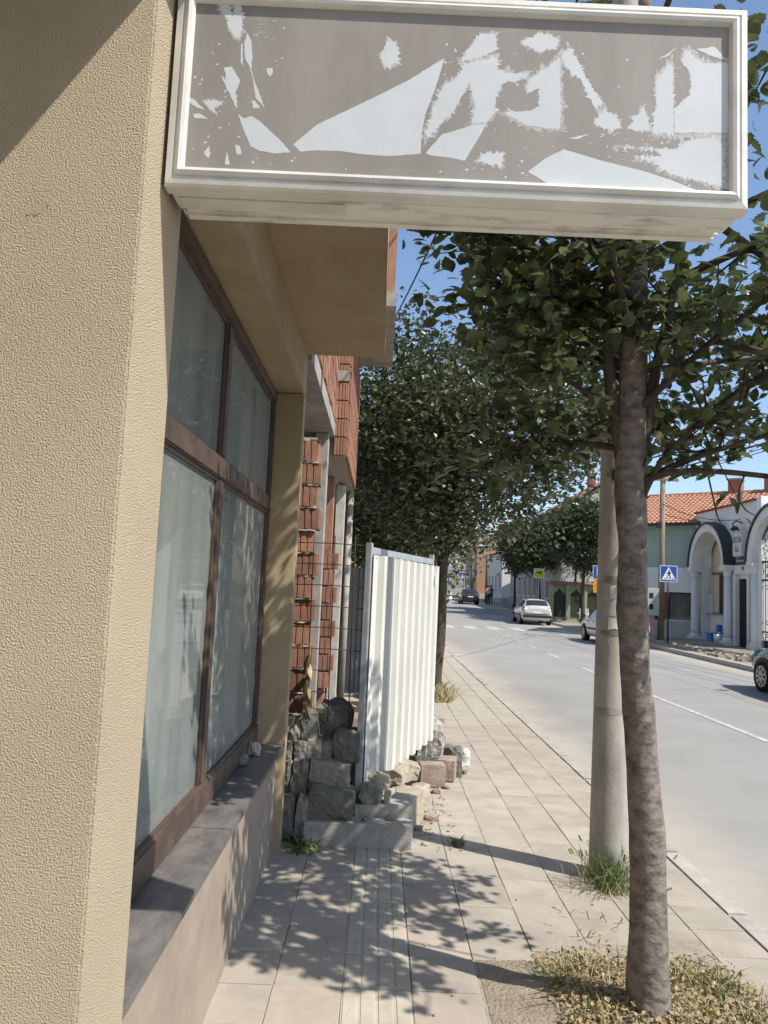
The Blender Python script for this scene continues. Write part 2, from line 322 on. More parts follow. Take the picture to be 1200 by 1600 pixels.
# near pavement: sand bed, tiles laid one by one
bed = MB(); bed.add([(-3.2, -6, -.0055), (1.99, -6, -.0055), (1.99, 11, -.0055), (-3.2, 11, -.0055)], [(0, 1, 2, 3)])
side = struct('sidewalk', bed, joint_m, fix=False)
colx = [-.67, -.375, -.08, .215, .51, .805, 1.10, 1.40, 1.70, 1.99]
def tile_mesh(w, l, mt, bars=False, seed=0):
    mb = MB(); g = .0018
    mb.box(-w / 2 + g, w / 2 - g, -l / 2 + g, l / 2 - g, -.04, 0)
    me = mb.mesh('paving_tile', mt, bevel=.003, seg=1)
    if bars:
        mb2 = MB(); mb2.box(-w / 2 + g, w / 2 - g, -l / 2 + g, l / 2 - g, -.04, -.002)
        for k in range(4):
            c = -w / 2 + w * (k + .5) / 4
            mb2.add([(c - .031, -l / 2 + .014, -.003), (c + .031, -l / 2 + .014, -.003), (c + .031, l / 2 - .014, -.003), (c - .031, l / 2 - .014, -.003),
                     (c - .027, -l / 2 + .019, .0012), (c + .027, -l / 2 + .019, .0012), (c + .027, l / 2 - .019, .0012), (c - .027, l / 2 - .019, .0012)],
                    [(4, 5, 6, 7), (0, 1, 5, 4), (1, 2, 6, 5), (2, 3, 7, 6), (3, 0, 4, 7)])
        me = mb2.mesh('tactile_tile', mt)
    return me
TL = .30
TM = {}
for i in range(9):
    w = colx[i + 1] - colx[i]
    TM[i] = tile_mesh(w, TL, tactile_m if i == 2 else (tile_pink if i in (1, 3) else tile_m), bars=(i == 2))
TMX = [tile_mesh(colx[i + 1] - colx[i], TL, tile_m) for i in range(9)]
ntile = 0
for j in range(26):
    y = 1.95 + TL * j + TL / 2
    for i in range(9):
        xc = (colx[i] + colx[i + 1]) / 2
        if .5 < xc < 1.72 and 2.2 < y < 3.80: continue
        if i == 0 and y < 2.0: continue
        if xc < -.1 and y > 5.2: continue
        me = TM[i] if (i == 2 or (i in (1, 3) and (y < 4.6 and rnd.random() < .8))) else TMX[i]
        nm = 'tactile_tile' if i == 2 else 'paving_tile'
        off = .0 if i % 2 == 0 else .0
        if i > 4: off = .11 * (i - 4)
        o = inst(nm, me, side, (xc + rnd.uniform(-.002, .002), y + off, rnd.uniform(-.002, .002)),
                 (rnd.uniform(-.006, .006), rnd.uniform(-.006, .006), rnd.uniform(-.006, .006)))
        ntile += 1
# a broken, tilted tile at the edge of the tree pit
inst('paving_tile', TMX[4], side, (.665, 3.70, -.012), (.10, -.03, .05), (.98, .55, 1))
# further pavement: tiles too small to tell apart
far_tile = mat('far_paving', (.42, .378, .31), (.335, .30, .243), rough=.95, scale=3, detail=10, bump=.3, bscale=60, lo=.3, hi=.62)
fp = MB(); fp.v = []; 
for i in range(9):
    for j in range(60):
        y = 9.75 + j * .6; fp.add([(colx[i] + .004 + rcx(y), y + .004, -.002), (colx[i + 1] - .004 + rcx(y), y + .004, -.002), (colx[i + 1] - .004 + rcx(y), y + .596, -.002), (colx[i] + .004 + rcx(y), y + .596, -.002)], [(0, 1, 2, 3)])
o = part('far_tiles', fp, far_tile, side, fix=False); o['kind'] = 'stuff'
fb = struct('sidewalk_bed', strip(-1.2, 1.99, 11, 140, -.018), joint_m, fix=False)
# soil pit round the tree
sp = MB(); nx, ny = 28, 34; vs = []
for j in range(ny + 1):
    for i in range(nx + 1):
        x = .53 + 1.17 * i / nx; y = 2.2 + 1.60 * j / ny
        e = min(i, nx - i, j, ny - j) / 4.; e = min(1, e)
        d = math.hypot(x - 1.18, y - 3.3)
        vs.append((x, y, -.003 + e * (.012 + .018 * noise.noise(Vector((x * 7, y * 7, 0))) + .04 * math.exp(-(d / .3) ** 2))))
sp.add(vs, [(j * (nx + 1) + i, j * (nx + 1) + i + 1, (j + 1) * (nx + 1) + i + 1, (j + 1) * (nx + 1) + i) for j in range(ny) for i in range(nx)])
struct('soil_patch', sp, soil_m, fix=False)
# near kerb of separate stones
kerb = struct('kerb', MB().box(1.995, 2.115, -8, 140, -.16, -.03), joint_m)
kme = MB().box(-.064, .064, -.495, .495, -.15, 0).mesh('kerb_stone', kerb_m, bevel=.012, seg=2)
for j in range(24):
    inst('kerb_stone', kme, kerb, (2.058 + rnd.uniform(-.004, .004), .9 + j * 1.0, rnd.uniform(-.005, .004)), (0, rnd.uniform(-.01, .01), rnd.uniform(-.006, .006)))
mb = MB()
for j in range(60):
    y = 24.4 + j * 1.5; mb.box(1.994 + rcx(y), 2.122 + rcx(y), y + .01, y + 1.49, -.15 + gz(y), gz(y))
o = part('far_kerb_stones', mb, kerb_m, kerb); o['kind'] = 'stuff'
# pavement on the far side of the street, with its kerb
pv = MB(); y = -10
while y < 140:
    e = y + 5; pv.add([(10.05 + rcx(y), y, .05 + gz(y)), (40, y, .05 + gz(y)), (40, e, .05 + gz(e)), (10.05 + rcx(e), e, .05 + gz(e))], [(0, 1, 2, 3)]); y = e
fpv = struct('far_pavement', pv, mat('dusty_pavement', (.33, .295, .235), (.23, .205, .165), rough=1, scale=1.3, detail=10, bump=.5, bscale=50), fix=False)
mb = MB(); y = -10
while y < 130:
    mb.box(9.9 + rcx(y), 10.06 + rcx(y), y + .01, y + .99, -.15 + gz(y), .055 + gz(y)); y += 1.
o = part('kerb_stones', mb, kerb_m, fpv); o['kind'] = 'stuff'
# verge rubble strip on the far pavement
mb = MB()
for i in range(260):
    y = rnd.uniform(22, 32); x = 10.3 + rnd.uniform(0, 1.1) + rcx(y); s = rnd.uniform(.03, .11)
    c = Vector((x, y, .05 + s * .25)); q = Matrix.Rotation(rnd.uniform(0, 6), 3, 'Z')
    mb.obox(c, q @ Vector((s, 0, s * .2)), q @ Vector((0, s * .7, 0)), Vector((0, 0, s * .4)))
single('gravel', mb, stone_tan, 'strip of loose stones along the kerb of the far pavement', 'gravel', kind='stuff')

# ------------------------------------------------------------------ beige building on the left
bb = thing('beige_building', 'beige stuccoed building with large timber shop window and overhanging upper floor', 'building', (-.9, 3.4, 0))
part('pillar', MB().box(-1.7, -.553, 1.6, 1.905, -.02, 3.26), stucco, bb, bevel=.005)
part('wall', MB().box(-1.9, -1.7, -1.2, 1.6, -.02, 3.24), stucco, bb)
part('pillar', MB().box(-1.7, -.56, -1.5, -1.2, -.02, 3.24), stucco, bb, bevel=.012)
part('threshold', MB().box(-1.7, -.62, -1.2, 1.6, -.02, .10), concrete_m, bb)
part('dado', MB().box(-.85, -.605, 1.906, 5.10, -.02, .632), dado_m, bb, bevel=.006)
# far jamb, lintel and the thin wall edge beyond
part('jamb', MB().box(-1.3, -.56, 5.06, 5.20, -.02, 2.97), stucco_smooth_shaded, bb, bevel=.008)
part('lintel', MB().box(-1.0, -.562, 1.89, 5.20, 2.972, 3.26), stucco_smooth_shaded, bb, bevel=.006)
part('soffit', MB().box(-1.7, -.03, 1.75, 5.14, 3.262, 3.36), stucco_smooth_shaded, bb, bevel=.006)
part('soffit', MB().box(-1.7, -.385, -1.6, 1.748, 3.262, 3.36), stucco_smooth_shaded, bb, bevel=.006)
part('upper_wall', MB().box(-1.72, -.04, 1.76, 5.13, 3.362, 6.4), stucco, bb)
part('upper_wall', MB().box(-1.72, -.395, -1.6, 1.758, 3.362, 6.4), stucco, bb)
# granite sill, in slabs
for y0, y1 in ((1.908, 3.32), (3.325, 5.055)):
    part('sill_slab', MB().box(-.80, -.568, y0, y1, .634, .668), sill_m, bb, bevel=.005)
# the shop window: frame, four panes and the whitewashed backing
win = part('window_frame', MB().box(-.80, -.735, 1.91, 5.056, .670, .800), wood_m, bb, bevel=.012, seg=3)
for nm, a in (('frame_rail', (-.80, -.735, 1.9, 5.056, 2.89, 2.968)), ('frame_rail', (-.80, -.738, 1.9, 5.056, 2.16, 2.262)),
              ('frame_stile', (-.80, -.740, 4.985, 5.056, .802, 2.888)), ('frame_stile', (-.80, -.741, 1.9, 1.97, .802, 2.888)),
              ('mullion', (-.80, -.742, 3.47, 3.56, .802, 2.158)), ('mullion', (-.80, -.742, 3.47, 3.56, 2.264, 2.888))):
    part(nm, MB().box(*a), wood_m, win, bevel=.008)
for y0, y1, z0, z1 in ((1.97, 3.47, .802, 2.158), (3.56, 4.985, .802, 2.158), (1.97, 3.47, 2.264, 2.888), (3.56, 4.985, 2.264, 2.888)):
    part('pane', MB().add([(-.765, y0, z0), (-.765, y1, z0), (-.765, y1, z1), (-.765, y0, z1)], [(0, 1, 2, 3)]), glass_m, win, fix=False)
    part('glazing_bead', MB().box(-.762, -.752, y0, y0 + .012, z0, z1).box(-.762, -.752, y1 - .012, y1, z0, z1).box(-.762, -.752, y0 + .012, y1 - .012, z1 - .012, z1), wood_m, win)
part('whitewashed_backing', MB().box(-.90, -.88, 1.9, 5.056, .68, 2.968), blind_m, bb)
# two stones lying on the far end of the sill are things of their own (below)
sc_m = mat('scuff', (.42, .34, .24), (.33, .265, .185), rough=.95)
for cx_, cz_, a_, L_ in ((-.770, 2.485, .9, .022), (-.792, 2.475, .7, .012), (-.752, 2.50, 1.1, .012)):
    mb = MB(); mb.add([(cx_ + math.cos(a_) * t * L_ - math.sin(a_) * w_ * L_, 1.5988, cz_ + math.sin(a_) * t * L_ + math.cos(a_) * w_ * L_) for t, w_ in ((-1, -.1), (-.4, -.32), (.3, -.25), (1, .05), (.4, .2), (-.5, .25))], [(0, 1, 2, 3, 4, 5)]); part('scuff_mark', mb, sc_m, bb, fix=False)
# a few thin cables stapled to the pillar next to the sign
single('pillar_cable', MB().tube([(-.553, 1.79, 3.30), (-.552, 1.80, 3.05), (-.55, 1.83, 2.95), (-.548, 1.82, 2.80), (-.552, 1.80, 2.66)], .004, 6), cable_m,
       'thin black cable running down the beige pillar beside the light box', 'cable', smooth=True)

# ------------------------------------------------------------------ the stripped light-box sign
SY = 1.72
sx0, sx1, sz0, sz1 = -.545, .825, 2.612, 3.118
sg = thing('light_box_sign', 'white framed projecting light box with torn lettering film, fixed to the beige pillar', 'sign', ((sx0 + sx1) / 2, SY + .08, sz0))
prof = [(0, .034), (0, 0), (.004, -.009), (.018, -.012), (.0195, -.009), (.0225, -.009), (.025, -.015), (.033, -.019), (.041, -.016), (.046, -.006), (.0475, .012)]
cor = [(sx0, sz0, 1, 1), (sx1, sz0, -1, 1), (sx1, sz1, -1, -1), (sx0, sz1, 1, -1)]
for k in range(4):
    A = cor[k]; Bc = cor[(k + 1) % 4]; vs = []
    for d, yy in prof:
        gp = .0006 if k in (0, 2) else -.0006
        for c in (A, Bc): vs.append((c[0] + c[2] * d, SY + yy, c[1] + c[3] * d))
    mb = MB(); mb.add(vs, [(2 * i, 2 * i + 1, 2 * i + 3, 2 * i + 2) for i in range(len(prof) - 1)])
    part('frame_profile', mb, alu_m, sg, fix=True)
part('housing', MB().box(sx0 + .004, sx1 - .004, SY + .035, SY + .118, sz0 + .003, sz1 - .003), alu_dirty, sg, bevel=.006)
part('rear_frame', MB().box(sx0 + .012, sx1 - .012, SY + .119, SY + .165, sz0 - .004, sz1 - .01), alu_dirty, sg, bevel=.012, seg=3)
part('drip_lip', MB().box(sx0 + .02, sx0 + .42, SY + .05, SY + .10, sz0 - .002, sz0 + .0025), alu_m, sg)
for z in (sz0 + .1, sz1 - .1):
    part('wall_bracket', MB().box(-.562, sx0 + .012, SY + .055, SY + .10, z - .03, z + .03), galv_m, sg, bevel=.003)
FY = SY - .003
part('face_panel', MB().box(sx0 + .03, sx1 - .03, FY, FY + .006, sz0 + .03, sz1 - .03), taupe_m, sg)
# remnants of the film, traced as torn shapes in metres on the face
def sp_(u, v): return (sx0 + u / 1000., sz0 + v / 1000.)
SH = [   # outlines in millimetres from the lower left corner of the face, and how ragged the tear is
 ([(296.7,114.9),(350.2,167.1),(474.9,237.7),(564.5,290.7),(645.2,350.1),(635.9,310.4),(623.8,264.2),(604.7,204.9),(597.6,153.0),(597.9,106.6),(523.9,96.7),(463.1,98.7),(408.2,104.1),(353.5,103.1),(314.3,98.1)], 0.3),
 ([(608.5,108.7),(646.2,156.9),(715.4,182.7),(748.8,187.5),(736.0,157.9),(701.6,93.9),(663.5,100.1),(620.8,102.9)], 0.4),
 ([(609.6,156.8),(619.7,212.1),(640.4,273.1),(671.5,302.3),(698.1,333.0),(711.6,297.6),(692.9,260.9),(671.4,217.8),(639.2,180.7),(613.2,144.1)], 2.2),
 ([(680.9,342.0),(727.7,416.6),(764.8,413.4),(767.5,375.6),(723.6,352.2)], 1.2),
 ([(690.3,335.9),(769.6,357.7),(772.2,321.7),(847.6,318.8),(825.1,299.8),(785.4,291.4),(769.6,254.8),(770.8,216.0),(748.7,190.7),(715.3,185.9),(721.5,228.2),(712.5,270.0)], 1.8),
 ([(828.5,399.9),(875.7,426.9),(916.2,410.7),(909.1,385.6),(869.2,375.5)], 1.5),
 ([(845.0,300.7),(920.4,361.5),(925.8,187.8),(921.3,184.3),(847.9,189.0),(787.5,220.0),(853.1,226.3),(872.7,235.4),(873.0,284.1),(842.8,268.0)], 1.2),
 ([(923.1,378.1),(949.1,387.5),(978.0,325.0),(1025.4,252.3),(1005.7,241.6),(970.7,309.9),(930.0,344.0)], 1.8),
 ([(1003.3,199.5),(1025.7,234.5),(1059.5,223.1),(1069.1,194.5),(1040.2,186.7)], 2.2),
 ([(850.9,73.8),(891.0,109.1),(934.6,133.6),(1027.8,109.1),(1120.7,89.6),(1192.1,69.0),(1281.7,35.1),(1192.4,38.9),(1054.6,42.0),(910.8,40.0)], 0.3),
 ([(944.6,161.3),(993.1,174.8),(967.5,160.8)], 0.4),
 ([(1150.2,318.4),(1189.8,366.1),(1194.3,187.5),(1142.4,185.1),(1150.9,248.5)], 1.6),
 ([(1196.1,250.6),(1233.4,286.5),(1233.1,337.0),(1209.8,370.3),(1220.4,397.2),(1263.7,366.3),(1322.2,369.1),(1322.4,193.5),(1196.5,187.6)], 1.1),
 ([(1149.7,367.5),(1203.4,406.2),(1177.3,380.3)], 0.8),
 ([(1246.6,401.7),(1289.8,410.3),(1320.7,375.6),(1283.7,385.4)], 0.9),
 ([(1066.7,146.2),(1199.1,146.0),(1224.9,168.1),(1290.4,180.8),(1313.3,157.8),(1310.4,60.2),(1258.8,69.0),(1192.0,83.3),(1146.3,108.3),(1112.7,121.1),(1179.5,130.6),(1132.2,142.8)], 2.4),
 ([(1085.8,195.3),(1121.9,247.1),(1139.3,191.4),(1105.8,186.6)], 2.0),
 ([(728.9,95.2),(751.0,117.0),(790.5,118.8),(791.5,85.3),(751.9,89.8)], 2.0),
 ([(92.4,497.4),(121.7,498.9),(128.2,445.9),(135.8,423.1),(137.1,476.3),(146.5,500.0),(157.9,415.9),(156.0,372.9),(138.5,381.9),(124.8,402.7),(120.2,425.7),(106.9,439.9)], 1.6),
 ([(171.9,390.1),(182.3,370.8),(187.7,333.3),(186.7,298.9),(196.0,271.6),(208.5,242.9),(224.7,201.6),(201.8,226.4),(193.2,268.2),(183.4,302.0),(169.6,327.5),(165.9,361.8)], 0.6),
 ([(158.2,361.5),(162.8,361.7),(166.4,304.5),(160.3,315.6)], 0.4),
 ([(122.2,299.1),(140.4,303.2),(162.6,266.8),(153.5,240.3),(160.8,198.6),(156.0,201.6),(136.8,239.5),(112.4,285.6),(129.0,265.2)], 0.9),
 ([(161.7,184.1),(177.6,173.5),(193.9,180.7),(220.8,164.3),(265.7,124.6),(291.7,95.4),(257.1,90.6),(217.3,95.1),(197.0,105.4),(181.2,139.9)], 0.8),
 ([(41.5,223.7),(60.5,213.2),(85.0,190.1),(64.8,195.6),(40.8,210.7)], 0.6),
 ([(56.8,179.1),(73.4,181.5),(94.1,168.0),(60.5,169.6)], 0.5),
 ([(79.1,209.3),(103.0,218.5),(123.5,208.1),(104.2,199.1),(114.8,177.0),(101.7,190.9)], 1.2),
 ([(89.1,82.7),(99.8,105.6),(104.3,83.4),(100.5,72.1)], 1.0),
 ([(160.3,108.5),(171.1,105.8),(177.0,85.3),(166.5,83.2)], 0.6),
 ([(139.3,58.0),(142.4,91.6),(151.4,58.5)], 0.4),
 ([(223.3,302.3),(237.0,304.5),(239.2,293.2),(232.2,281.5),(225.6,289.3)], 1.0),
 ([(191.5,219.4),(200.7,219.9),(213.9,202.7),(197.3,200.3)], 0.9),
 ([(491.3,349.4),(511.0,393.1),(533.5,371.1),(534.9,338.3),(514.4,314.4),(498.5,326.8)], 2.6),
]
for k, (poly, jag) in enumerate(SH):
    pts = []
    for (xa, ya), (xb, yb) in zip(poly, poly[1:] + poly[:1]):
        L = math.hypot(xb - xa, yb - ya); ns = max(1, int(L / (3.3 if jag > 1 else 6)))
        for t in range(ns):
            f = t / ns; j = 0 if t == 0 else rnd.gauss(0, jag * .9)
            nx_, ny_ = (yb - ya) / L, -(xb - xa) / L
            if t and jag > 1 and rnd.random() < .16: j -= rnd.uniform(1.5, 6) * jag * .8
            pts.append((xa + (xb - xa) * f + nx_ * j, ya + (yb - ya) * f + ny_ * j))
    if jag > 1.:       # scraped residue left round the torn film
        cx_ = sum(p[0] for p in poly) / len(poly); cy_ = sum(p[1] for p in poly) / len(poly); rp = []
        for p in pts: gq = 1.06 + abs(rnd.gauss(0, .10)); rp.append((cx_ + (p[0] - cx_) * gq + rnd.gauss(0, 2.5), cy_ + (p[1] - cy_) * gq + rnd.gauss(0, 2.5)))
        rv, re_, rf_ = delaunay_2d_cdt([Vector(sp_(*p)) for p in rp], [], [list(range(len(rp)))], 1, 1e-6)[:3]
        mr_ = MB(); mr_.add([(q_.x, FY - .00008 - .00001 * (k % 4), q_.y) for q_ in rv], rf_); part('scraped_residue', mr_, residue_m, sg)
    P3 = [(lambda q: (q[0], FY - .00022 - .00003 * (k % 5), q[1]))(sp_(*p)) for p in pts]
    cv, ce, cf = delaunay_2d_cdt([Vector((p[0], p[2])) for p in P3], [], [list(range(len(P3)))], 1, 1e-6)[:3]
    ar = lambda f: sum(cv[f[i - 1]].x * cv[f[i]].y - cv[f[i]].x * cv[f[i - 1]].y for i in range(len(f)))
    me = bpy.data.meshes.new('film_remnant'); me.from_pydata([Vector((q_.x, P3[0][1], q_.y)) - FR[sg.name] for q_ in cv], [], [f if ar(f) > 0 else f[::-1] for f in cf]); me.materials.append(film_m)
    o = bpy.data.objects.new('film_remnant', me); COL.objects.link(o); o.parent = sg; FR[o.name] = FR[sg.name]
# tiny flecks of film and scratches
mb = MB()
for i in range(0, 330, 2):
    if i < 150: px, py = rnd.uniform(630, 1310), rnd.uniform(60, 405)
    elif i < 220: px, py = rnd.uniform(52, 265), rnd.uniform(80, 465)
    elif i < 290: px, py = rnd.gauss(1060, 130), rnd.gauss(150, 38)
    else: px, py = rnd.uniform(55, 1310), rnd.uniform(58, 90)
    if not (50 < px < 1318 and 52 < py < 455): continue
    w, h = rnd.uniform(.6, 3.6), rnd.uniform(.6, 3.6); a = rnd.uniform(0, 3)
    q = [sp_(px + w * math.cos(a + t) * (1 + .5 * rnd.random()), py + h * math.sin(a + t)) for t in (0, 1.2, 2.5, 3.8, 5.)]
    mb.add([(x, FY - .00016, z) for x, z in q], [(0, 1, 2, 3, 4)])
for i in range(60):      # ragged combed streaks where the film was scraped
    px, py = rnd.choice([(rnd.uniform(640, 780), rnd.uniform(205, 335)), (rnd.uniform(1010, 1290), rnd.uniform(70, 175)), (rnd.uniform(1177, 1239), rnd.uniform(290, 377)), (rnd.uniform(180, 230), rnd.uniform(373, 429))])
    a = rnd.uniform(.15, .45) if py > 200 else rnd.uniform(-.1, .1); L = rnd.uniform(6, 26); w = rnd.uniform(.4, 1.5)
    dx, dy = L * math.cos(a), L * math.sin(a)
    q = [sp_(px, py), sp_(px + dx, py + dy - w), sp_(px + dx * 1.1, py + dy), sp_(px + dx * .6, py + dy * .6 + w)]
    mb.add([(x, FY - .0004, z) for x, z in q], [(0, 1, 2, 3)])
o = part('film_flecks', mb, film_m, sg, fix=False); o['kind'] = 'stuff'
# ------------------------------------------------------------------ unfinished brick house next door
uh = thing('unfinished_house', 'unfinished orange clay block house with bare concrete slabs and columns', 'building', (-1.2, 9.5, 0))
part('canopy_slab', MB().box(-2.4, -.535, 5.22, 8.0, 3.25, 3.40), concrete_m, uh, bevel=.006)
part('wall_core', MB().box(-2.4, -.575, 5.22, 8.02, 3.402, 6.8), mortar_m, uh)
part('ceiling_slab', MB().box(-3.6, -.60, 8.0, 14., 3.02, 3.05), concrete_m, uh)
part('bay_core', MB().box(-2.4, -.43, 8.03, 11.0, 3.052, 4.70), mortar_m, uh)
part('floor_slab', MB().box(-2.4, .05, 8.0, 10.3, 4.702, 4.88), concrete_m, uh, bevel=.006)
part('upper_wall', MB().box(-2.4, .03, 8.04, 10.28, 4.882, 7.4), block_wall, uh)
def block_mesh(w, d, h):
    mb = MB(); mb.box(-w / 2, w / 2, -d / 2, d / 2, -h / 2, h / 2); k = 4
    for i in range(k):       # raised ribs on the street face and on the end face
        c = -d / 2 + d * (i + .5) / k; mb.box(w / 2 + .0005, w / 2 + .006, c - d * .09, c + d * .09, -h / 2 + .004, h / 2 - .004)
        c = -w / 2 + w * (i + .5) / k; mb.box(c - w * .09, c + w * .09, -d / 2 - .006, -d / 2 - .0005, -h / 2 + .004, h / 2 - .004)
    return mb.mesh('clay_block', block_m, fix=False)
bm_street = block_mesh(.05, .246, .186)
for c in range(12):
    for i in range(11):
        inst('clay_block', bm_street, uh, (-.556 + rnd.uniform(-.008, .006), 5.36 + i * .252 + (.12 if c % 2 else 0) * (1 if i < 10 else .3), 3.50 + c * .197))
bm_bay = block_mesh(.126, .05, .186)
for c in range(8):
    inst('clay_block', bm_bay, uh, (-.478 + rnd.uniform(-.003, .003), 8.012, 3.155 + c * .197), (0, 0, rnd.uniform(-.03, .03)))
bm_bay2 = block_mesh(.04, .246, .186)
for c in range(8):
    for i in range(11):
        inst('clay_block', bm_bay2, uh, (-.418, 8.18 + i * .252 + (.0 if c % 2 else .03), 3.155 + c * .197))
part('lintel_patch', MB().box(-.545, -.41, 7.978, 7.986, 3.86, 3.97), concrete_m, uh)
# ground-floor brick pier: blocks with squeezed-out mortar
part('pier_core', MB().box(-.80, -.60, 6.65, 6.84, 0, 2.98), mortar_m, uh)
bm_pier = block_mesh(.235, .235, .184)
for c in range(15):
    z = .09 + c * .197
    inst('clay_block', bm_pier, uh, (-.69 + (.022 if c % 2 else -.016) + rnd.uniform(-.012, .012), 6.735 + rnd.uniform(-.008, .008), z + .006), (0, rnd.uniform(-.02, .02), rnd.uniform(-.09, .09)))
    mb = MB(); vs = []
    for i in range(9):
        x = -.81 + .245 * i / 8; vs += [(x, 6.612 - .014 * rnd.random(), z + .098 - .006 * rnd.random()), (x, 6.612 - .014 * rnd.random(), z + .104 + .012 * rnd.random() ** 2), (x, 6.70, z + .097), (x, 6.70, z + .108)]
    mb.add(vs, [(4 * i, 4 * i + 4, 4 * i + 5, 4 * i + 1) for i in range(8)] + [(4 * i + 1, 4 * i + 5, 4 * i + 7, 4 * i + 3) for i in range(8)] + [(4 * i, 4 * i + 2, 4 * i + 6, 4 * i + 4) for i in range(8)])
    part('mortar_bed', mb, mortar_m, uh)
# concrete columns and the brick infill between them
part('column', MB().box(-.72, -.585, 7.75, 7.95, -.05, 3.249), concrete_m, uh, bevel=.006)
part('column', MB().box(-.62, -.50, 10.1, 10.3, -.05, 3.018), mat('pale_concrete', (.55, .53, .47), (.42, .40, .35), scale=8, detail=8, bump=.4, bscale=60), uh, bevel=.006)
part('infill_wall', MB().box(-1.3, -.60, 9.3, 9.5, -.05, 3.018), block_wall, uh)
for c in range(8):
    inst('clay_block', bm_pier, uh, (-.66 + (.04 if c % 2 else 0), 9.16, .6 + c * .197))
part('back_wall', MB().box(-3.8, -3.6, 5.2, 14, -.05, 3.25), block_wall, uh)
part('end_wall', MB().box(-3.6, -.55, 13.8, 14, -.05, 3.018), block_wall, uh)
part('party_wall', MB().box(-3.6, -1.31, 5.22, 5.4, -.05, 3.249), block_wall, uh)
single('prop_pole', MB().tube([(-.475, 11.0, -.05), (-.465, 11., 3.05)], [.055, .048], 12), pole_m, 'round grey prop standing under the bay of the brick house', 'pole', smooth=True)
mb = MB(); nx, ny = 24, 40; vs = []
for j in range(ny + 1):
    for i in range(nx + 1):
        x = -3.5 + 3.55 * i / nx; y = 5.5 + 8. * j / ny
        h = .18 * max(0, 1 - abs((x + .5) / .9)) * max(0, 1 - max(0, y - 7.5) / 4)
        vs.append((x, y, -.01 + h + .06 * noise.noise(Vector((x * 3, y * 3, 1))) * (0 if i == nx else 1)))
mb.add(vs, [(j * (nx + 1) + i, j * (nx + 1) + i + 1, (j + 1) * (nx + 1) + i + 1, (j + 1) * (nx + 1) + i) for j in range(ny) for i in range(nx)])
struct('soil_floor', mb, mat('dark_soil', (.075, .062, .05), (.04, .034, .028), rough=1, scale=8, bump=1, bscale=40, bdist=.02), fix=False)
# litter of broken blocks on the site floor
for i, (x, y, z, s, lb) in enumerate(((-.35, 6.6, .25, .10, 'broken block lying just behind the big dark boulder'), (-.2, 7.3, .16, .13, 'broken block on the dark ground behind the white fence'),
        (-.5, 7.5, .22, .15, 'broken block at the foot of the first concrete column'), (-.3, 9.2, .10, .15, 'broken block far back in the building plot, before the grey sheets'))):
    single('block_fragment', MB().obox((x, y, z), (s, .03, .02), (-.03, s * .7, .02), (.01, 0, s * .5)), stone_m if i % 3 else stone_pink, lb, 'rubble', 'broken blocks inside the building plot', bevel=.012)

# rusty mesh panel across the gap
mesh = thing('rebar_mesh', 'rusty welded steel mesh closing the gap between jamb and white fence', 'mesh panel', (-.3, 5.48, .6))
for k in range(9):
    z = .80 + k * .149; x1 = -.06 if k > 2 else -.37
    part('horizontal_wire', MB().tube([(-.60, 5.48, z), (-.33, 5.483, z + .004), (x1, 5.48, z - .006)], .0036, 6), steel_rust, mesh, smooth=True)
for k, x in enumerate((-.478, -.328, -.182, -.075)):
    part('vertical_wire', MB().tube([(x + .012, 5.475, .55 if k == 0 else .75), (x, 5.475, 2.05)], .0036, 6), steel_rust, mesh, smooth=True)
# dried plant hanging on the mesh
pl = thing('dried_plant', 'withered brown plant tangled in the steel mesh above the rubble', 'plant', (-.48, 5.46, .74))
part('stem', MB().tube([(-.545, 5.44, .73), (-.50, 5.44, .78), (-.475, 5.45, .92), (-.47, 5.46, 1.12), (-.46, 5.46, 1.26)], [.008, .007, .006, .005, .003], 6), mat('dry_stem', (.30, .22, .10), (.2, .14, .06)), pl, smooth=True)
for k, (z, a, L) in enumerate(((1.22, -.3, .16), (1.16, .5, .13), (1.08, -.2, .17), (1.02, .6, .15), (.97, .1, .18), (.92, -.6, .14), (.90, .7, .14))):
    mb = MB(); vs = []; c = Vector((-.468, 5.455, z)); u = Vector((math.sin(a) * .4, -.12, -1)).normalized(); w = Vector((math.cos(a * 2), math.sin(a * 2), .1))
    for t, ww in ((0, .004), (.25, .022), (.55, .028), (.8, .016), (1, .001)):
        for q in (-1, 0, 1): vs.append(c + u * L * t + w * ww * q + Vector((0, -.012 * (1 - abs(q)), 0)))
    mb.add(vs, [(3 * i + q, 3 * i + q + 1, 3 * i + q + 4, 3 * i + q + 3) for i in range(4) for q in (0, 1)]); part('leaf', mb, dry_leaf if k % 2 else mat('dry_leaf_dark', (.20, .13, .07), (.11, .075, .04)), pl, smooth=True)

# ------------------------------------------------------------------ white corrugated fence panel
fa, fb_ = Vector((-.045, 5.45, 0)), Vector((.515, 7.2, 0)); fd = (fb_ - fa); FL = fd.length; fd.normalize(); fn = Vector((fd.y, -fd.x, 0))
fe = thing('sheet_fence', 'white corrugated sheet fence panel standing on the rubble beside the pavement', 'fence', (.23, 6.3, .3))
def fpnt(s, d, z): p = fa + fd * s + fn * d; return Vector((p.x, p.y, z))
part('post', MB().obox(fpnt(0, -.035, 1.14), fd * .022, fn * .022, Vector((0, 0, .87))), galv_m, fe, bevel=.004)
part('post', MB().obox(fpnt(FL, -.035, 1.10), fd * .022, fn * .022, Vector((0, 0, .925))), galv_m, fe, bevel=.004)
for z in (1.955, 1.10, .48):
    part('rail', MB().obox(fpnt(FL / 2, -.03, z), fd * (FL / 2 - .024), fn * .015, Vector((0, 0, .026))), galv_m, fe, bevel=.003)
mb = MB(); vs = []; nr = 9; pitch = FL / nr
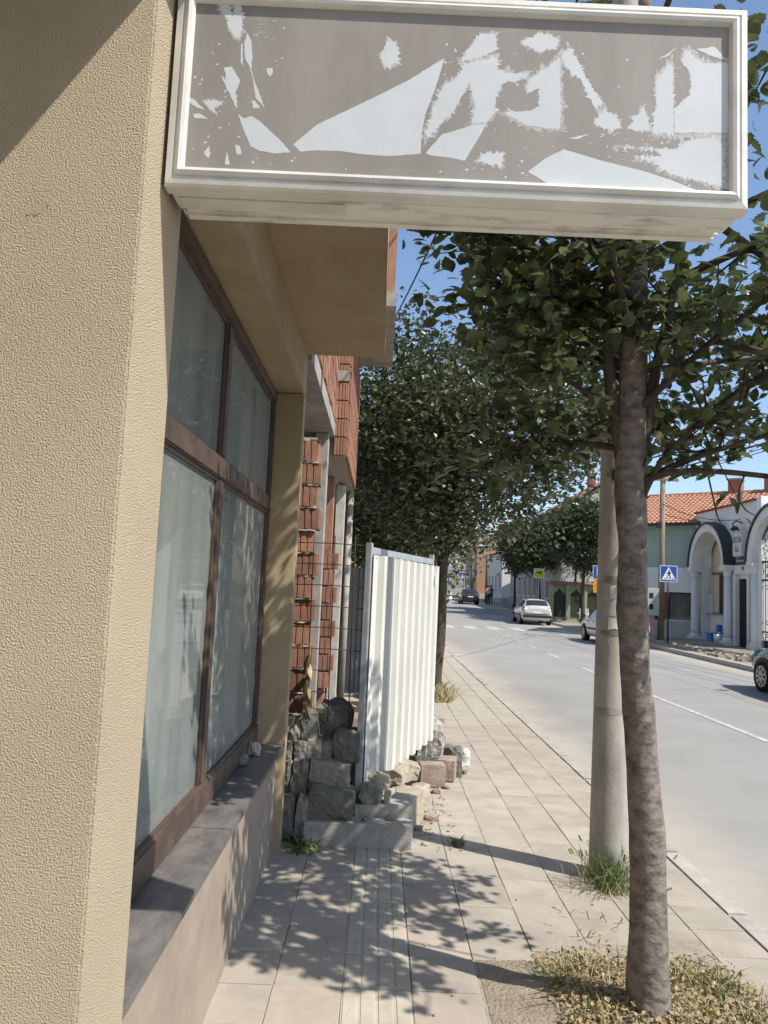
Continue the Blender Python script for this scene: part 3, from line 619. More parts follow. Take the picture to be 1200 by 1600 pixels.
for i in range(nr):
    s = i * pitch
    for ds, dd in ((0, 0), (.50, 0), (.56, .045), (.94, .045)): vs.append((s + pitch * ds, dd))
vs.append((FL, 0)); P = []
for s, d in vs:
    zt = 1.925 - .006 * s; zb = .315 + .022 * s / FL
    P += [fpnt(s, d, zb), fpnt(s, d + .004 * math.sin(s * 3), .8), fpnt(s, d, 1.4), fpnt(s, d, zt)]
mb.add(P, [(4 * i + k, 4 * i + 4 + k, 4 * i + 5 + k, 4 * i + 1 + k) for i in range(len(vs) - 1) for k in range(3)])
sh = part('corrugated_sheet', mb, sheet_m, fe, fix=False)
so = sh.modifiers.new('thickness', 'SOLIDIFY'); so.thickness = .0012; so.offset = 0
for z in (1.952, .484):
    mb = MB()
    for i in range(nr): mb.lathe([(.007, 0), (.007, -.004), (.003, -.006)], (0, 0, 0), 8, 'y')
    for i in range(nr):
        p = fpnt(i * pitch + pitch * .25, .004, z - .045); 
        for q in range(24): mb.v[i * 24 + q] = tuple(Vector(mb.v[i * 24 + q]) + p)
    part('screws', mb, galv_m, fe)
part('paper_notice', MB().obox(fpnt(FL - .07, .040, 1.79), fd * .05, fn * .0008, Vector((0, 0, .05))), sign_white, fe)
# grey sheets further along the plot, shade put into their dark colour
fg = thing('grey_sheet_fence', 'dull grey corrugated sheets standing far back behind the steel mesh', 'fence', (-.2, 12.6, 0))
vs = []; 
for i in range(13):
    x = -.52 + i * .075
    vs += [(x, 12.6), (x + .04, 12.6), (x + .05, 12.575), (x + .07, 12.575)]
mb = MB(); P = []
for x, y in vs: P += [(x, y, .0), (x, y, 2.0)]
mb.add(P, [(2 * i, 2 * i + 2, 2 * i + 3, 2 * i + 1) for i in range(len(vs) - 1)])
part('corrugated_sheet', mb, sheet_shaded, fg, fix=False)
part('rail', MB().box(-.52, .45, 12.62, 12.66, 1.7, 1.75), galv_m, fg)
for x in (-.5, .43): part('post', MB().box(x - .03, x + .03, 12.665, 12.725, 0, 2.05), galv_m, fg)

# ------------------------------------------------------------------ rubble, one stone at a time
def stone(cx, y, cz, w, h, d, label, mt=stone_m, ry=0., rz=0., rx=0., rough=.16, square=.68, seed=None, name='rubble_stone'):
    seed = seed if seed is not None else rnd.uniform(0, 90)
    b = bmesh.new(); bmesh.ops.create_cube(b, size=2); bmesh.ops.subdivide_edges(b, edges=b.edges[:], cuts=4, use_grid_fill=True)
    for v in b.verts:
        p = v.co.copy(); q = p.normalized() * 1.25; p = p * square + q * (1 - square)
        f = noise.noise(p * 1.1 + Vector((seed, 0, 0))); f2 = noise.noise(p * 3. + Vector((0, seed, 0)))
        p = p * (1 + rough * 1.4 * f + rough * .5 * f2)
        v.co = Vector((p.x * w / 2, p.y * d / 2, p.z * h / 2))
    me = bpy.data.meshes.new(name); b.to_mesh(me); b.free(); me.materials.append(mt)
    M3 = Matrix.Rotation(rz, 4, 'Z') @ Matrix.Rotation(ry, 4, 'Y') @ Matrix.Rotation(rx, 4, 'X'); me.transform(M3)
    zmin = min(v.co.z for v in me.vertices); me.transform(Matrix.Translation((0, 0, -zmin)))
    o = link(name, me, (cx, y + d / 2, cz - h / 2 if zmin > -h else cz + zmin)); o.location.z = cz + zmin
    return tag(o, label, 'stone', 'rubble stones heaped beside the fence')
S = stone
S(-.550, 5.45, .691, .100, .173, .2, 'squarish dark stone, leftmost of the top row against the beige jamb', ry=.03)
S(-.438, 5.44, .713, .114, .191, .2, 'upright smooth grey stone in the top row under the dried plant', ry=-.06, rough=.06, square=.9)
S(-.287, 5.58, .722, .250, .255, .3, 'large dark boulder at the top of the heap, behind the mesh', ry=.2, rough=.22, square=.5)
S(-.172, 5.40, .590, .190, .225, .22, 'big pale rounded stone hard against the left fence post', rough=.13, square=.62)
S(-.585, 5.40, .551, .080, .131, .2, 'narrow brownish stone touching the beige wall in the second row')
S(-.488, 5.40, .552, .092, .138, .2, 'small square stone, second in the row of four', square=.88, rough=.07)
S(-.395, 5.40, .563, .098, .150, .2, 'small square stone, third in the row of four', square=.88, rough=.07)
S(-.308, 5.42, .560, .084, .140, .2, 'slim upright stone, last in the row of four', square=.9, rough=.06)
S(-.575, 5.36, .373, .085, .255, .2, 'tall narrow dark stone in the heap beside the sill wall', ry=.03)
S(-.477, 5.34, .384, .108, .249, .2, 'tall greenish stone tapering downwards in the middle of the heap', ry=.06, square=.8)
S(-.286, 5.33, .407, .285, .205, .24, 'wide flat stone above the largest block', ry=.10, square=.8, rough=.10)
S(-.258, 5.25, .222, .300, .265, .26, 'largest pale block in front, tilted over the base slab', ry=.14, square=.72, rough=.13)
S(-.545, 5.28, .146, .105, .28, .22, 'rough upright stone standing on the pavement next to the sill wall', rough=.15)
S(-.445, 5.24, .146, .075, .285, .16, 'thin wedge shaped stone standing upright at the foot of the heap', ry=.05)
S(-.066, 5.20, .076, .71, .152, .20, 'long flat concrete slab lying at the foot of the heap', concrete_m, rough=.012, square=.97, rz=-.02, name='concrete_slab')
S(.095, 5.36, .190, .40, .085, .26, 'upper flat slab resting on the long base slab', concrete_m, rough=.02, square=.95, ry=-.02, rz=.05, name='concrete_slab')
S(.002, 5.37, .290, .150, .125, .16, 'rounded stone on the upper slab below the fence corner', rough=.16, square=.5)
S(.046, 5.52, .345, .175, .105, .14, 'brownish stone wedged under the bottom edge of the fence', stone_tan, rough=.14, square=.6)
S(.124, 5.42, .270, .048, .085, .06, 'small pale upright stone on the upper slab', stone_tan, rough=.12)
S(.270, 5.50, .115, .165, .23, .42, 'long beige block with sunlit end lying along the fence', stone_tan, rough=.04, square=.92, rz=-.30)
S(.215, 5.88, .285, .14, .12, .22, 'sunlit beige block wedged against the fence sheet', stone_tan, rough=.16, square=.75, ry=-.3, rz=-.4)
S(.290, 6.12, .29, .18, .10, .20, 'cream coloured broken stone pressed against the fence sheet', stone_tan, rough=.15, square=.65, ry=.2)
S(.385, 6.00, .10, .13, .19, .2, 'broken cream stone at the edge of the walkway', stone_tan, rough=.15, square=.7, rz=-.3)
S(.532, 6.80, .10, .22, .185, .16, 'reddish brown block lying on the pavement', stone_pink, rough=.03, square=.94, rz=.12)
S(.690, 7.02, .10, .15, .18, .22, 'pinkish block behind the reddish brown one', stone_pink, rough=.04, square=.92, rz=-.2)
S(.552, 7.30, .30, .225, .33, .22, 'rough upright chunk of concrete leaning on the fence end', mat('rough_concrete', (.46, .43, .38), (.26, .24, .21), scale=14, detail=9, bump=1, bscale=24, bdist=.03), rough=.20, square=.6, ry=.15)
S(.50, 7.28, .08, .30, .16, .25, 'low grey stone under the rough concrete chunk', stone_m, rough=.12)
S(.735, 9.1, .10, .19, .23, .24, 'grey concrete block standing behind the rough chunk', concrete_m, rough=.02, square=.96)
S(.66, 7.9, .12, .16, .26, .3, 'tall grey block half hidden behind the rough chunk', concrete_m, rough=.05, square=.92)
S(.790, 7.55, .10, .175, .20, .20, 'knobbly grey stone among the blocks at the pavement edge', stone_m, rough=.24, square=.5)
S(.798, 7.22, .07, .075, .15, .14, 'small grey block in front of the knobbly stone', stone_m, rough=.05, square=.9)
S(.915, 7.68, .075, .10, .155, .11, 'bright white lump at the right end of the rubble', stone_white, rough=.14, square=.5)
S(.785, 10.6, .10, .075, .21, .08, 'short pale stub of stone near the second street tree', stone_tan, rough=.06)
S(.47, 5.85, .015, .10, .05, .08, 'small reddish chip on the pavement by the cream stone', stone_pink, rough=.15)
S(.56, 6.62, .015, .06, .035, .05, 'tiny reddish chip in front of the reddish block', stone_pink, rough=.15)
S(-.735, 4.40, .70, .075, .06, .08, 'dark stone lying on the granite sill by the window', stone_m, rough=.2, square=.4)
S(-.700, 4.68, .705, .07, .07, .07, 'brownish stone on the far end of the granite sill', stone_tan, rough=.2, square=.4)
for k, (x, y, s, lb) in enumerate(((.36, 5.62, .045, 'small broken chip beside the sunlit end of the long block'), (.44, 6.2, .05, 'broken chip lying before the cream stone'), (.42, 6.45, .07, 'rough broken piece under the fence sheet, nearest the reddish block'),
        (.66, 6.78, .04, 'small chip right of the reddish brown block'), (.87, 7.35, .045, 'small chip between the grey block and the white lump'), (.62, 8.3, .08, 'broken piece behind the tall grey block'), (.15, 5.30, .04, 'small chip lying on the long base slab'),
        (-.02, 5.26, .035, 'tiny chip on the left part of the long base slab'), (.38, 5.30, .03, 'tiny chip at the right end of the long base slab'))):
    z = .16 if k in (6, 7) else s * .35
    S(x, y, z, s * 1.2, s * .7, s, lb, (stone_tan, stone_m, stone_tan, stone_pink, stone_m, stone_m, stone_tan, stone_m, stone_tan)[k], rough=.25, square=.5, rz=k)
# crumbs
mb = MB()
for i in range(220):
    if i < 150: x, y = rnd.uniform(.3, .62), rnd.uniform(5.2, 6.9)
    else: x, y = rnd.uniform(-.55, 1.9), rnd.uniform(2.4, 5.2)
    s = rnd.uniform(.003, .011) if i < 150 else rnd.uniform(.002, .006); q = Matrix.Rotation(rnd.uniform(0, 6), 3, 'Z')
    mb.obox((x, y, s * .5), q @ Vector((s, 0, 0)), q @ Vector((0, s * .7, 0)), (0, 0, s * .6))
single('stone_crumbs', mb, stone_tan, 'crumbs of stone and grit scattered over the pavement', 'grit', kind='stuff')

# ------------------------------------------------------------------ concrete pole with strapped-on paper
cp = thing('concrete_pole', 'tall round concrete utility pole with torn paper strips beside the tree', 'pole', (1.48, 4.88, 0))
def prad(z): return .120 - .018 * min(z, 1.) - .006 * max(0, min(z, 3) - 1) - .003 * max(0, z - 3)
def pcx(z): return 1.480 - .004 * min(z, 1.) + .006 * max(0, z - 1)
pts = []; rs = []
for i in range(33):
    z = 8.2 * i / 32; pts.append((pcx(z), 4.88, z - .03)); rs.append(prad(z))
part('shaft', MB().tube(pts, rs, 28), pole_m, cp, smooth=True)
def band(z0, z1, dr, a0, a1, mt, nm, n=20, wav=0):
    mb = MB(); vs = []
    for i in range(n + 1):
        a = a0 + (a1 - a0) * i / n
        for z, k in ((z0, 0), (z1, 1)):
            zz = z + wav * noise.noise(Vector((a * 3, z * 9, 0))); r = prad(z) + dr
            vs.append((pcx(z) + r * math.cos(a), 4.88 + r * math.sin(a), zz))
    mb.add(vs, [(2 * i, 2 * i + 2, 2 * i + 3, 2 * i + 1) for i in range(n)]); part(nm, mb, mt, cp, smooth=True, fix=False)
paper = mat('old_paper', (.62, .60, .55), (.42, .40, .36), rough=.9, scale=16, detail=8)
paper_d = mat('old_paper_dark', (.24, .225, .20), (.17, .16, .14), rough=.9, scale=14)
band(1.70, 1.775, .003, -2.0, -.3, paper, 'paper_strip', wav=.02); band(1.50, 1.575, .003, -2.1, -.3, paper, 'paper_strip', wav=.012)
band(1.585, 1.68, .002, -2.7, -.6, mat('faded_paper', (.40, .385, .345), (.32, .305, .27), scale=12), 'paper_strip', wav=.01)
band(1.785, 1.83, .002, -2.4, -.2, paper_d, 'tape_strip', wav=.006); band(1.465, 1.495, .002, -2.6, 0, paper_d, 'tape_strip', wav=.004)
band(.985, 1.02, .0015, -3., .2, mat('concrete_seam', (.34, .32, .28), (.24, .225, .195), scale=18), 'seam', wav=.012)
# ------------------------------------------------------------------ foliage
def leaf_shape(kind):
    """lobed leaf lying along +x, 1 long, folded along the midrib"""
    prof = {0: [(0, .02), (.10, .16), (.17, .33), (.25, .25), (.36, .45), (.45, .33), (.56, .43), (.65, .28), (.75, .31), (.85, .15), (1, .0)],
            1: [(0, .02), (.12, .20), (.20, .38), (.29, .27), (.40, .41), (.50, .27), (.64, .35), (.73, .20), (.85, .19), (.93, .08), (1, 0)],
            2: [(0, .02), (.1, .17), (.24, .30), (.36, .35), (.5, .37), (.62, .34), (.75, .27), (.88, .14), (1, 0)]}[kind]
    vs = []; fs = []
    for t, w in prof:
        b = -.16 * (t - .4) ** 2
        vs += [(t, -w, .22 * w + b), (t, 0, b), (t, w, .22 * w + b)]
    for i in range(len(prof) - 1):
        fs += [(3 * i, 3 * i + 3, 3 * i + 4, 3 * i + 1), (3 * i + 1, 3 * i + 4, 3 * i + 5, 3 * i + 2)]
    return vs, fs
LS = [leaf_shape(k) for k in range(3)]
lm = []
for v, f in LS:
    mb = MB(); mb.add(v, f); lm.append(mb.mesh('leaf', leaf_a, fix=False, smooth=True))
def leaf_rot(d, r):
    """matrix: leaf axis along d, blade facing mostly up with tilt"""
    d = d.normalized(); up = Vector((r.gauss(0, .55), r.gauss(0, .55), 1)).normalized()
    y = up.cross(d); y = y.normalized() if y.length > .05 else Vector((0, 1, 0)); z = d.cross(y)
    return Matrix((d, y, z)).transposed()
def inview(p):        # only decides which leaves become objects of their own (the largest seen)
    d = p - Vector((0, 0, 1.7)); 
    if d.y < .5: return False
    x, z = d.x / d.y, d.z / d.y
    return .03 < x < .52 and (z < .46 or x > .47) and z < .8

nt = thing('street_tree', 'slim street tree with lobed leaves growing from the soil patch beside the concrete pole', 'tree', (1.18, 3.3, 0), 'street trees')
TP = [(1.178, 3.3, -.05), (1.176, 3.3, .05), (1.17, 3.3, .4), (1.159, 3.3, .737), (1.138, 3.3, .995), (1.103, 3.3, 1.39), (1.086, 3.3, 1.659), (1.085, 3.3, 1.933), (1.071, 3.3, 2.155), (1.074, 3.3, 2.58), (1.08, 3.3, 2.93), (1.085, 3.3, 3.3), (1.10, 3.3, 4.0), (1.12, 3.32, 4.7), (1.10, 3.3, 5.3)]
TRr = [.118, .090, .075, .071, .067, .061, .064, .062, .068, .064, .056, .048, .036, .022, .008]
P2 = []; r2 = []
for i in range(len(TP) - 1):
    for k in range(5):
        f = k / 5; P2.append(Vector(TP[i]).lerp(Vector(TP[i + 1]), f)); r2.append((TRr[i] * (1 - f) + TRr[i + 1] * f) * (1 + .05 * noise.noise(Vector((0, 0, (i * 5 + k) * .6)))))
part('trunk', MB().tube(P2, r2, 20, wob=.10, seed=3), bark_m, nt, smooth=True)
lr = random.Random(21)
prim = [[(1.09, 3.3, 2.15), (1.15, 3.27, 2.6), (1.25, 3.22, 3.2), (1.36, 3.15, 4.1)], [(1.05, 3.3, 2.2), (.97, 3.3, 2.7), (.94, 3.3, 3.3), (.82, 3.32, 4.2)],
        [(1.1, 3.28, 2.2), (1.35, 3.2, 2.32), (1.8, 3.1, 2.46), (2.2, 3.0, 2.5)], [(1.1, 3.27, 2.2), (1.3, 3.15, 2.24), (1.8, 3.0, 2.18), (2.1, 2.9, 2.12)],
        [(1.1, 3.28, 2.1), (1.2, 3.2, 2.32), (1.5, 3.05, 2.62), (1.85, 2.9, 2.8)], [(1.05, 3.3, 2.45), (.82, 3.2, 2.58), (.62, 3.2, 2.66)],
        [(1.07, 3.3, 2.7), (.78, 3.5, 2.95), (.55, 3.55, 3.15)], [(1.07, 3.3, 3.0), (.7, 3.1, 3.3), (.35, 3., 3.55)], [(1.08, 3.3, 2.6), (1.0, 3.7, 2.9), (.85, 4.1, 3.2)],
        [(1.08, 3.3, 2.9), (1.4, 3.6, 3.1), (1.8, 3.9, 3.3)], [(1.09, 3.3, 3.2), (1.5, 3.1, 3.4), (2.0, 2.9, 3.6)], [(1.08, 3.3, 2.5), (1.3, 2.95, 2.75), (1.55, 2.5, 2.95)],
        [(1.08, 3.3, 2.8), (.85, 2.9, 3.1), (.7, 2.55, 3.35)], [(1.1, 3.3, 3.5), (.8, 3.3, 3.9), (.45, 3.3, 4.2)], [(1.1, 3.3, 3.6), (1.5, 3.2, 4.0), (1.9, 3.1, 4.3)],
        [(1.1, 3.3, 3.9), (1.1, 3.7, 4.4), (1.05, 4.0, 4.7)], [(1.1, 3.3, 4.1), (1.2, 2.9, 4.5), (1.3, 2.6, 4.8)], [(1.06, 3.32, 2.35), (.8, 3.6, 2.42), (.55, 3.85, 2.38)],
        [(1.25, 3.22, 3.1), (1.55, 2.9, 3.15), (1.9, 2.6, 3.1)], [(1.5, 3.05, 2.6), (1.75, 2.75, 2.7), (2.0, 2.45, 2.7)], [(.95, 3.3, 3.0), (.75, 3.35, 3.05), (.56, 3.3, 3.0)],
        [(1.6, 3.15, 2.4), (1.9, 3.4, 2.55), (2.3, 3.6, 2.65)], [(1.4, 3.15, 3.3), (1.9, 3.3, 3.1), (2.35, 3.3, 2.95)], [(1.3, 3., 2.75), (1.7, 2.6, 2.5), (2.0, 2.3, 2.45)],
        [(1.08, 3.32, 2.45), (1.2, 3.85, 2.65), (1.32, 4.4, 2.75)], [(1.08, 3.32, 2.8), (1.5, 3.85, 3.1), (1.75, 4.3, 3.25)], [(1.06, 3.32, 2.7), (.88, 3.95, 3.0), (.72, 4.45, 3.2)],
        [(1.06, 3.32, 3.1), (1.0, 4.0, 3.4), (.95, 4.6, 3.5)], [(1.06, 3.32, 2.9), (.8, 3.8, 3.3), (.55, 4.2, 3.6)],
        [(1.08, 3.3, 3.05), (.65, 3.3, 3.22), (.32, 3.3, 3.33)], [(1.08, 3.3, 3.2), (.7, 3.45, 3.45), (.35, 3.5, 3.5)], [(1.08, 3.32, 2.3), (1.5, 3.8, 2.5), (1.95, 4.2, 2.7)], [(1.08, 3.32, 2.5), (1.42, 3.95, 2.65), (1.6, 4.45, 2.75)], [(1.1, 3.32, 2.7), (1.75, 3.7, 2.9), (2.2, 4.0, 3.0)]]
bb_ = MB(); leaves = []
def curve(pts, n=12):
    out = []; L = [Vector(p) for p in pts]
    for i in range(n + 1):
        t = i / n * (len(L) - 1); k = min(int(t), len(L) - 2); f = t - k
        p0 = L[max(k - 1, 0)]; p1 = L[k]; p2 = L[k + 1]; p3 = L[min(k + 2, len(L) - 1)]
        out.append(.5 * ((2 * p1) + (p2 - p0) * f + (2 * p0 - 5 * p1 + 4 * p2 - p3) * f * f + (3 * p1 - p0 - 3 * p2 + p3) * f ** 3))
    return out
def shade_ok(p):
    # crown shaped by its shadow: leaves dropped that would shade sunny pavement, trunk, pillar
    gx_, gy_ = p.x - .70 * p.z, p.y + .406 * p.z; w = .12 * noise.noise(p * 2.1)
    if gx_ < -.56: return p.y + .58 * (p.x + .56) > 2.95 + w
    if gx_ > .3 and gy_ < 3.85 + w: return False
    if gx_ > .15 and abs(gy_ - (3.3 + .58 * (1.17 - gx_))) < .17: return False
    return gy_ > 3.45 + w and gx_ < .80 + w and not (gy_ > 5.05 + w and gx_ > .2 + w)
def leafy(p, d, n, spread=.05, size=(.048, .085)):
    for _ in range(n):
        if not shade_ok(p): continue
        v = (d * .5 + Vector((lr.gauss(0, 1), lr.gauss(0, 1), lr.gauss(-.25, .6)))).normalized()
        s = lr.uniform(*size); leaves.append((p + Vector((lr.gauss(0, spread), lr.gauss(0, spread), lr.gauss(0, spread))), leaf_rot(v, lr), s, lr.randrange(3)))
for bi, pts in enumerate(prim):
    C = curve(pts, 14); r0 = .034 if bi in (0, 1) else .018
    bb_.tube(C, [r0 * (1 - .8 * i / 14) for i in range(15)], 8, wob=.15, seed=bi)
    L = (C[-1] - C[0]).length; bare = bi == 3
    ntw = int(13 + L * 9)
    for k in range(ntw):
        t = lr.uniform(.28 if L < 1.3 else .4, 1.); i = min(int(t * 14), 13); p = C[i].lerp(C[i + 1], t * 14 - i); ax = (C[i + 1] - C[i]).normalized()
        d = (ax * .7 + Vector((lr.gauss(0, .7), lr.gauss(0, .7), lr.gauss(.12, .5)))).normalized(); l = lr.uniform(.14, .42)
        if bare and lr.random() < .7: continue
        if pts[-1][0] < .8 and pts[-1][1] < 3.8 and lr.random() < .38: continue
        q = p + d * l + Vector((0, 0, -.06 * l))
        if not shade_ok(q): continue
        if 1.2 < q.x < 1.85 and q.y < 4.1 and lr.random() < .62: continue
        mid = p + d * l * .5 + Vector((lr.gauss(0, .02), lr.gauss(0, .02), .03 * l))
        bb_.tube([p, mid, q], [.0058, .0040, .0022], 5)
        for s in range(3):
            w = .35 + .3 * s; leafy(p.lerp(q, w), d, lr.randrange(3, 6))
        leafy(q, d, 5)
bb_.tube([(1.33, 3.12, 2.225), (1.345, 3.1, 2.12), (1.36, 3.1, 2.05), (1.375, 3.1, 2.02)], [.004, .0035, .003, .002], 5)
bb_.tube([(1.47, 3.09, 2.225), (1.435, 3.06, 2.17), (1.43, 3.06, 2.11), (1.46, 3.06, 2.07), (1.50, 3.06, 2.05)], [.0045, .004, .0035, .003, .002], 5)
part('branches', bb_, bark_dark, nt, smooth=True)
vis = sorted([k for k in range(len(leaves)) if inview(leaves[k][0])], key=lambda k: (leaves[k][0] - Vector((0, 0, 1.7))).length / leaves[k][2])
own = set(vis[:300])
cm = MB()
for k, (p, q, s, kd) in enumerate(leaves):
    if k in own: continue
    v, f = LS[kd]; cm.add([p + q @ (Vector(a) * s) for a in v], f)
crown = part('crown', cm, leaf_b, nt, smooth=True, fix=False); crown['kind'] = 'stuff'
for k in own:
    p, q, s, kd = leaves[k]
    o = inst('leaf', lm[kd], crown, p, scale=s); o.rotation_euler = q.to_euler()

def clump_crown(rs, centre, rad, nclump, nleaf, size, flat=.75, shell=.55):
    cl = []
    for i in range(nclump):
        while True:
            v = Vector((rs.uniform(-1, 1), rs.uniform(-1, 1), rs.uniform(-1, 1)))
            if shell < v.length < 1: break
        cl.append(Vector(centre) + Vector((v.x * rad[0], v.y * rad[1], v.z * rad[2])))
    vs = []; fs = []; cr = .30 * (rad[0] + rad[2]) / 2
    for i in range(nleaf):
        c = cl[i % nclump]; p = c + Vector((rs.gauss(0, cr * .55), rs.gauss(0, cr * .55), rs.gauss(0, cr * .45)))
        d = Vector((rs.gauss(0, 1), rs.gauss(0, 1), rs.gauss(-.2, .7))); m3 = leaf_rot(d, rs); s = size * rs.uniform(.7, 1.3); k = len(vs)
        for a in ((0, 0, 0), (.45, -.36, .10), (1, 0, -.06), (.45, .36, .10)): vs.append(tuple(p + m3 @ (Vector(a) * s)))
        fs += [(k, k + 1, k + 2), (k, k + 2, k + 3)]
    mb = MB(); mb.add(vs, fs); return mb, cl
def tree(label, x, y, h, cz, rad, nclump, nleaf, size, tr, seed, group='street trees', mt=None, lean=(0, 0), shell=.55, z0=None):
    rs = random.Random(seed); g = gz(y) if z0 is None else z0
    t = thing('street_tree', label, 'tree', (x, y, g), group)
    mb, cl = clump_crown(rs, (x + lean[0], y + lean[1], cz + g), rad, nclump, nleaf, size, shell=shell)
    top = Vector((x + lean[0] * .8, y + lean[1] * .8, cz + g + rad[2] * .5)); pts = []; rr = []
    for i in range(13):
        f = i / 12; p = Vector((x, y, g - .05)).lerp(top, f); p += Vector((.10 * noise.noise(Vector((f * 3, seed, 0))), .10 * noise.noise(Vector((seed, f * 3, 0))), 0)) * (f > 0)
        pts.append(p); rr.append(tr * (1.25 if i == 0 else 1) * (1 - .8 * f))
    tk = MB().tube(pts, rr, 12, wob=.12, seed=seed)
    part('trunk', tk, bark_dark, t, smooth=True)
    lb = MB()
    for k, c in enumerate(cl[:22]):
        i = rs.randrange(5, 12); a = pts[i]; mid = a.lerp(c, .5) + Vector((0, 0, .12)); lb.tube([a, mid, c], [tr * .30 * (1 - i / 20), tr * .18, tr * .06], 5)
    part('limbs', lb, bark_dark, t, smooth=True)
    c = part('crown', mb, mt or leaf_c, t, fix=False); c['kind'] = 'stuff'; return t
tree('dense dark street tree rising behind the white fence with dry grass at its foot', 0.90, 12.4, 6, 4.3, (2.15, 1.8, 1.95), 90, 30000, .095, .125, 5, lean=(.38, 0), shell=.25)
tree('leafy street tree just behind the one with dry grass at its foot', .30, 16.2, 6, 3.8, (2.0, 1.7, 2.1), 70, 20000, .11, .13, 9, shell=.25)
tree('far street tree in the same row, half hidden by nearer crowns', 1.0, 27, 7, 5.2, (2.4, 2.4, 2.6), 55, 9000, .17, .16, 12)
tree('bushy dark tree over the pale green fence, nearest the parking sign', 12.3, 46.5, 6.5, 5.3, (1.9, 2.2, 2.2), 75, 17000, .16, .15, 15, 'trees along the far pavement', mt=leaf_d, shell=.2)
tree('second dark tree beside the lime sign, left of the bushy one', 11.2, 54, 6.5, 5.2, (2.4, 2.2, 2.2), 65, 14000, .17, .13, 18, 'trees along the far pavement', mt=leaf_d, shell=.2)
tree('thin trunked tree between the two bushy ones', 12.6, 49.5, 6.5, 5.6, (2.1, 2.1, 2.2), 55, 11000, .17, .10, 19, 'trees along the far pavement', mt=leaf_d, shell=.2)
tree('small tree standing by the white terrace down the street', 10.9, 62, 7, 5.2, (2.0, 2.0, 2.2), 50, 8000, .2, .11, 24, 'trees along the far pavement', mt=leaf_d, shell=.2)
tree('tree at the bend, left of the dark parked car', 4.6, 92, 8, 5.0, (3.2, 3, 3.), 50, 6000, .3, .2, 30, 'trees at the end of the street')
tree('tall tree closing the view above the far signs', 7.4, 118, 10, 6.0, (4.5, 4, 4.), 50, 6000, .4, .25, 33, 'trees at the end of the street')
tree('round tree among the last houses on the right', 14.5, 125, 10, 6.0, (4.5, 4, 4.), 50, 5000, .4, .25, 36, 'trees at the end of the street')
tree('broad tree on the left side of the far end', -3, 75, 9, 5.5, (4., 4, 3.6), 50, 6000, .3, .25, 39, 'trees at the end of the street')
tree('garden tree behind the pale green fence', 16.5, 62, 9, 5.5, (2.6, 2.6, 2.6), 45, 5000, .24, .15, 42, 'trees along the far pavement')

# weeds, dry grass and leaf litter
def tuft(c, n, hmin, hmax, spread, rs, wid=.004, lean=.5, heads=False):
    mb = MB()
    for i in range(n):
        a = rs.uniform(0, 6.28); r = spread * math.sqrt(rs.random()); b = Vector((c[0] + r * math.cos(a), c[1] + r * math.sin(a), c[2]))
        h = rs.uniform(hmin, hmax); d = Vector((rs.gauss(0, lean), rs.gauss(0, lean), 1)).normalized(); s = Vector((-math.sin(a), math.cos(a), 0)) * wid
        m1 = b + d * h * .55; e = b + d * h + Vector((d.x, d.y, -.35)) * h * .35
        mb.add([b - s, b + s, m1 + s * .8, m1 - s * .8, e], [(0, 1, 2, 3), (3, 2, 4)])
        if heads and rs.random() < .35:
            for k in range(3):
                q = e - d * k * .012; mb.add([q, q + s * 2.2 + Vector((0, 0, .008)), q + Vector((0, 0, .02)), q - s * 2.2 + Vector((0, 0, .008))], [(0, 1, 2, 3)])
    return mb
rs = random.Random(4)
w = thing('weed_clump', 'green grassy weeds growing round the foot of the concrete pole', 'weeds', (1.42, 4.70, 0))
o = part('green_blades', tuft((1.44, 4.71, 0), 260, .07, .33, .13, rs, .0026, .6, heads=True), grass_green, w, fix=False); o['kind'] = 'stuff'
o = part('dry_blades', tuft((1.36, 4.68, 0), 40, .06, .26, .2, rs, .003), grass_dry, w, fix=False); o['kind'] = 'stuff'
single('weed_clump', tuft((.60, 5.33, 0), 46, .03, .10, .05, rs, .006), grass_green, 'small green weed on the pavement at the end of the base slab', 'weeds', kind='stuff', fix=False)
single('weed_clump', tuft((1.18, 4.15, 0), 26, .03, .09, .22, rs, .004, .9), grass_dry, 'sparse dry sprigs in the tile joints before the pole', 'weeds', kind='stuff', fix=False)
single('dry_grass', tuft((.95, 12.1, 0), 420, .12, .42, .30, rs, .008), grass_dry, 'straw coloured dry grass round the second street tree', 'dry grass', kind='stuff', fix=False)
single('weed_clump', tuft((-.42, 5.13, 0), 90, .03, .12, .12, rs, .007, .8), grass_green, 'dark weeds in the shade at the foot of the stone heap', 'weeds', kind='stuff', fix=False)
mbw = tuft((1.04, 3.50, .0), 520, .05, .17, .26, rs, .0028, 1.1)
t_ = tuft((1.45, 3.40, .0), 520, .05, .16, .30, rs, .0028, 1.1); mbw.add(t_.v, t_.f)
t_ = tuft((1.08, 3.05, .0), 420, .04, .13, .26, rs, .0028, 1.1); mbw.add(t_.v, t_.f)
single('weed_clump', mbw, grass_dry, 'dry straw and stalks spread over the soil patch under the tree', 'dry grass', kind='stuff', fix=False)
mbw = MB()
for c, n in (((.88, 3.55), 26), ((1.0, 3.70), 30), ((1.5, 3.5), 60), ((1.42, 3.65), 40), ((1.6, 3.25), 60), ((.92, 3.2), 30), ((1.0, 3.1), 40), ((.95, 3.0), 20), ((1.55, 3.0), 40)):
    t_ = tuft((c[0], c[1], .0), n * 3, .03, .12, .13, rs, .0032, .9); mbw.add(t_.v, t_.f)
single('ground_weeds', mbw, grass_green, 'low green weeds spread over the soil patch under the tree', 'weeds', kind='stuff', fix=False)
mb = MB()
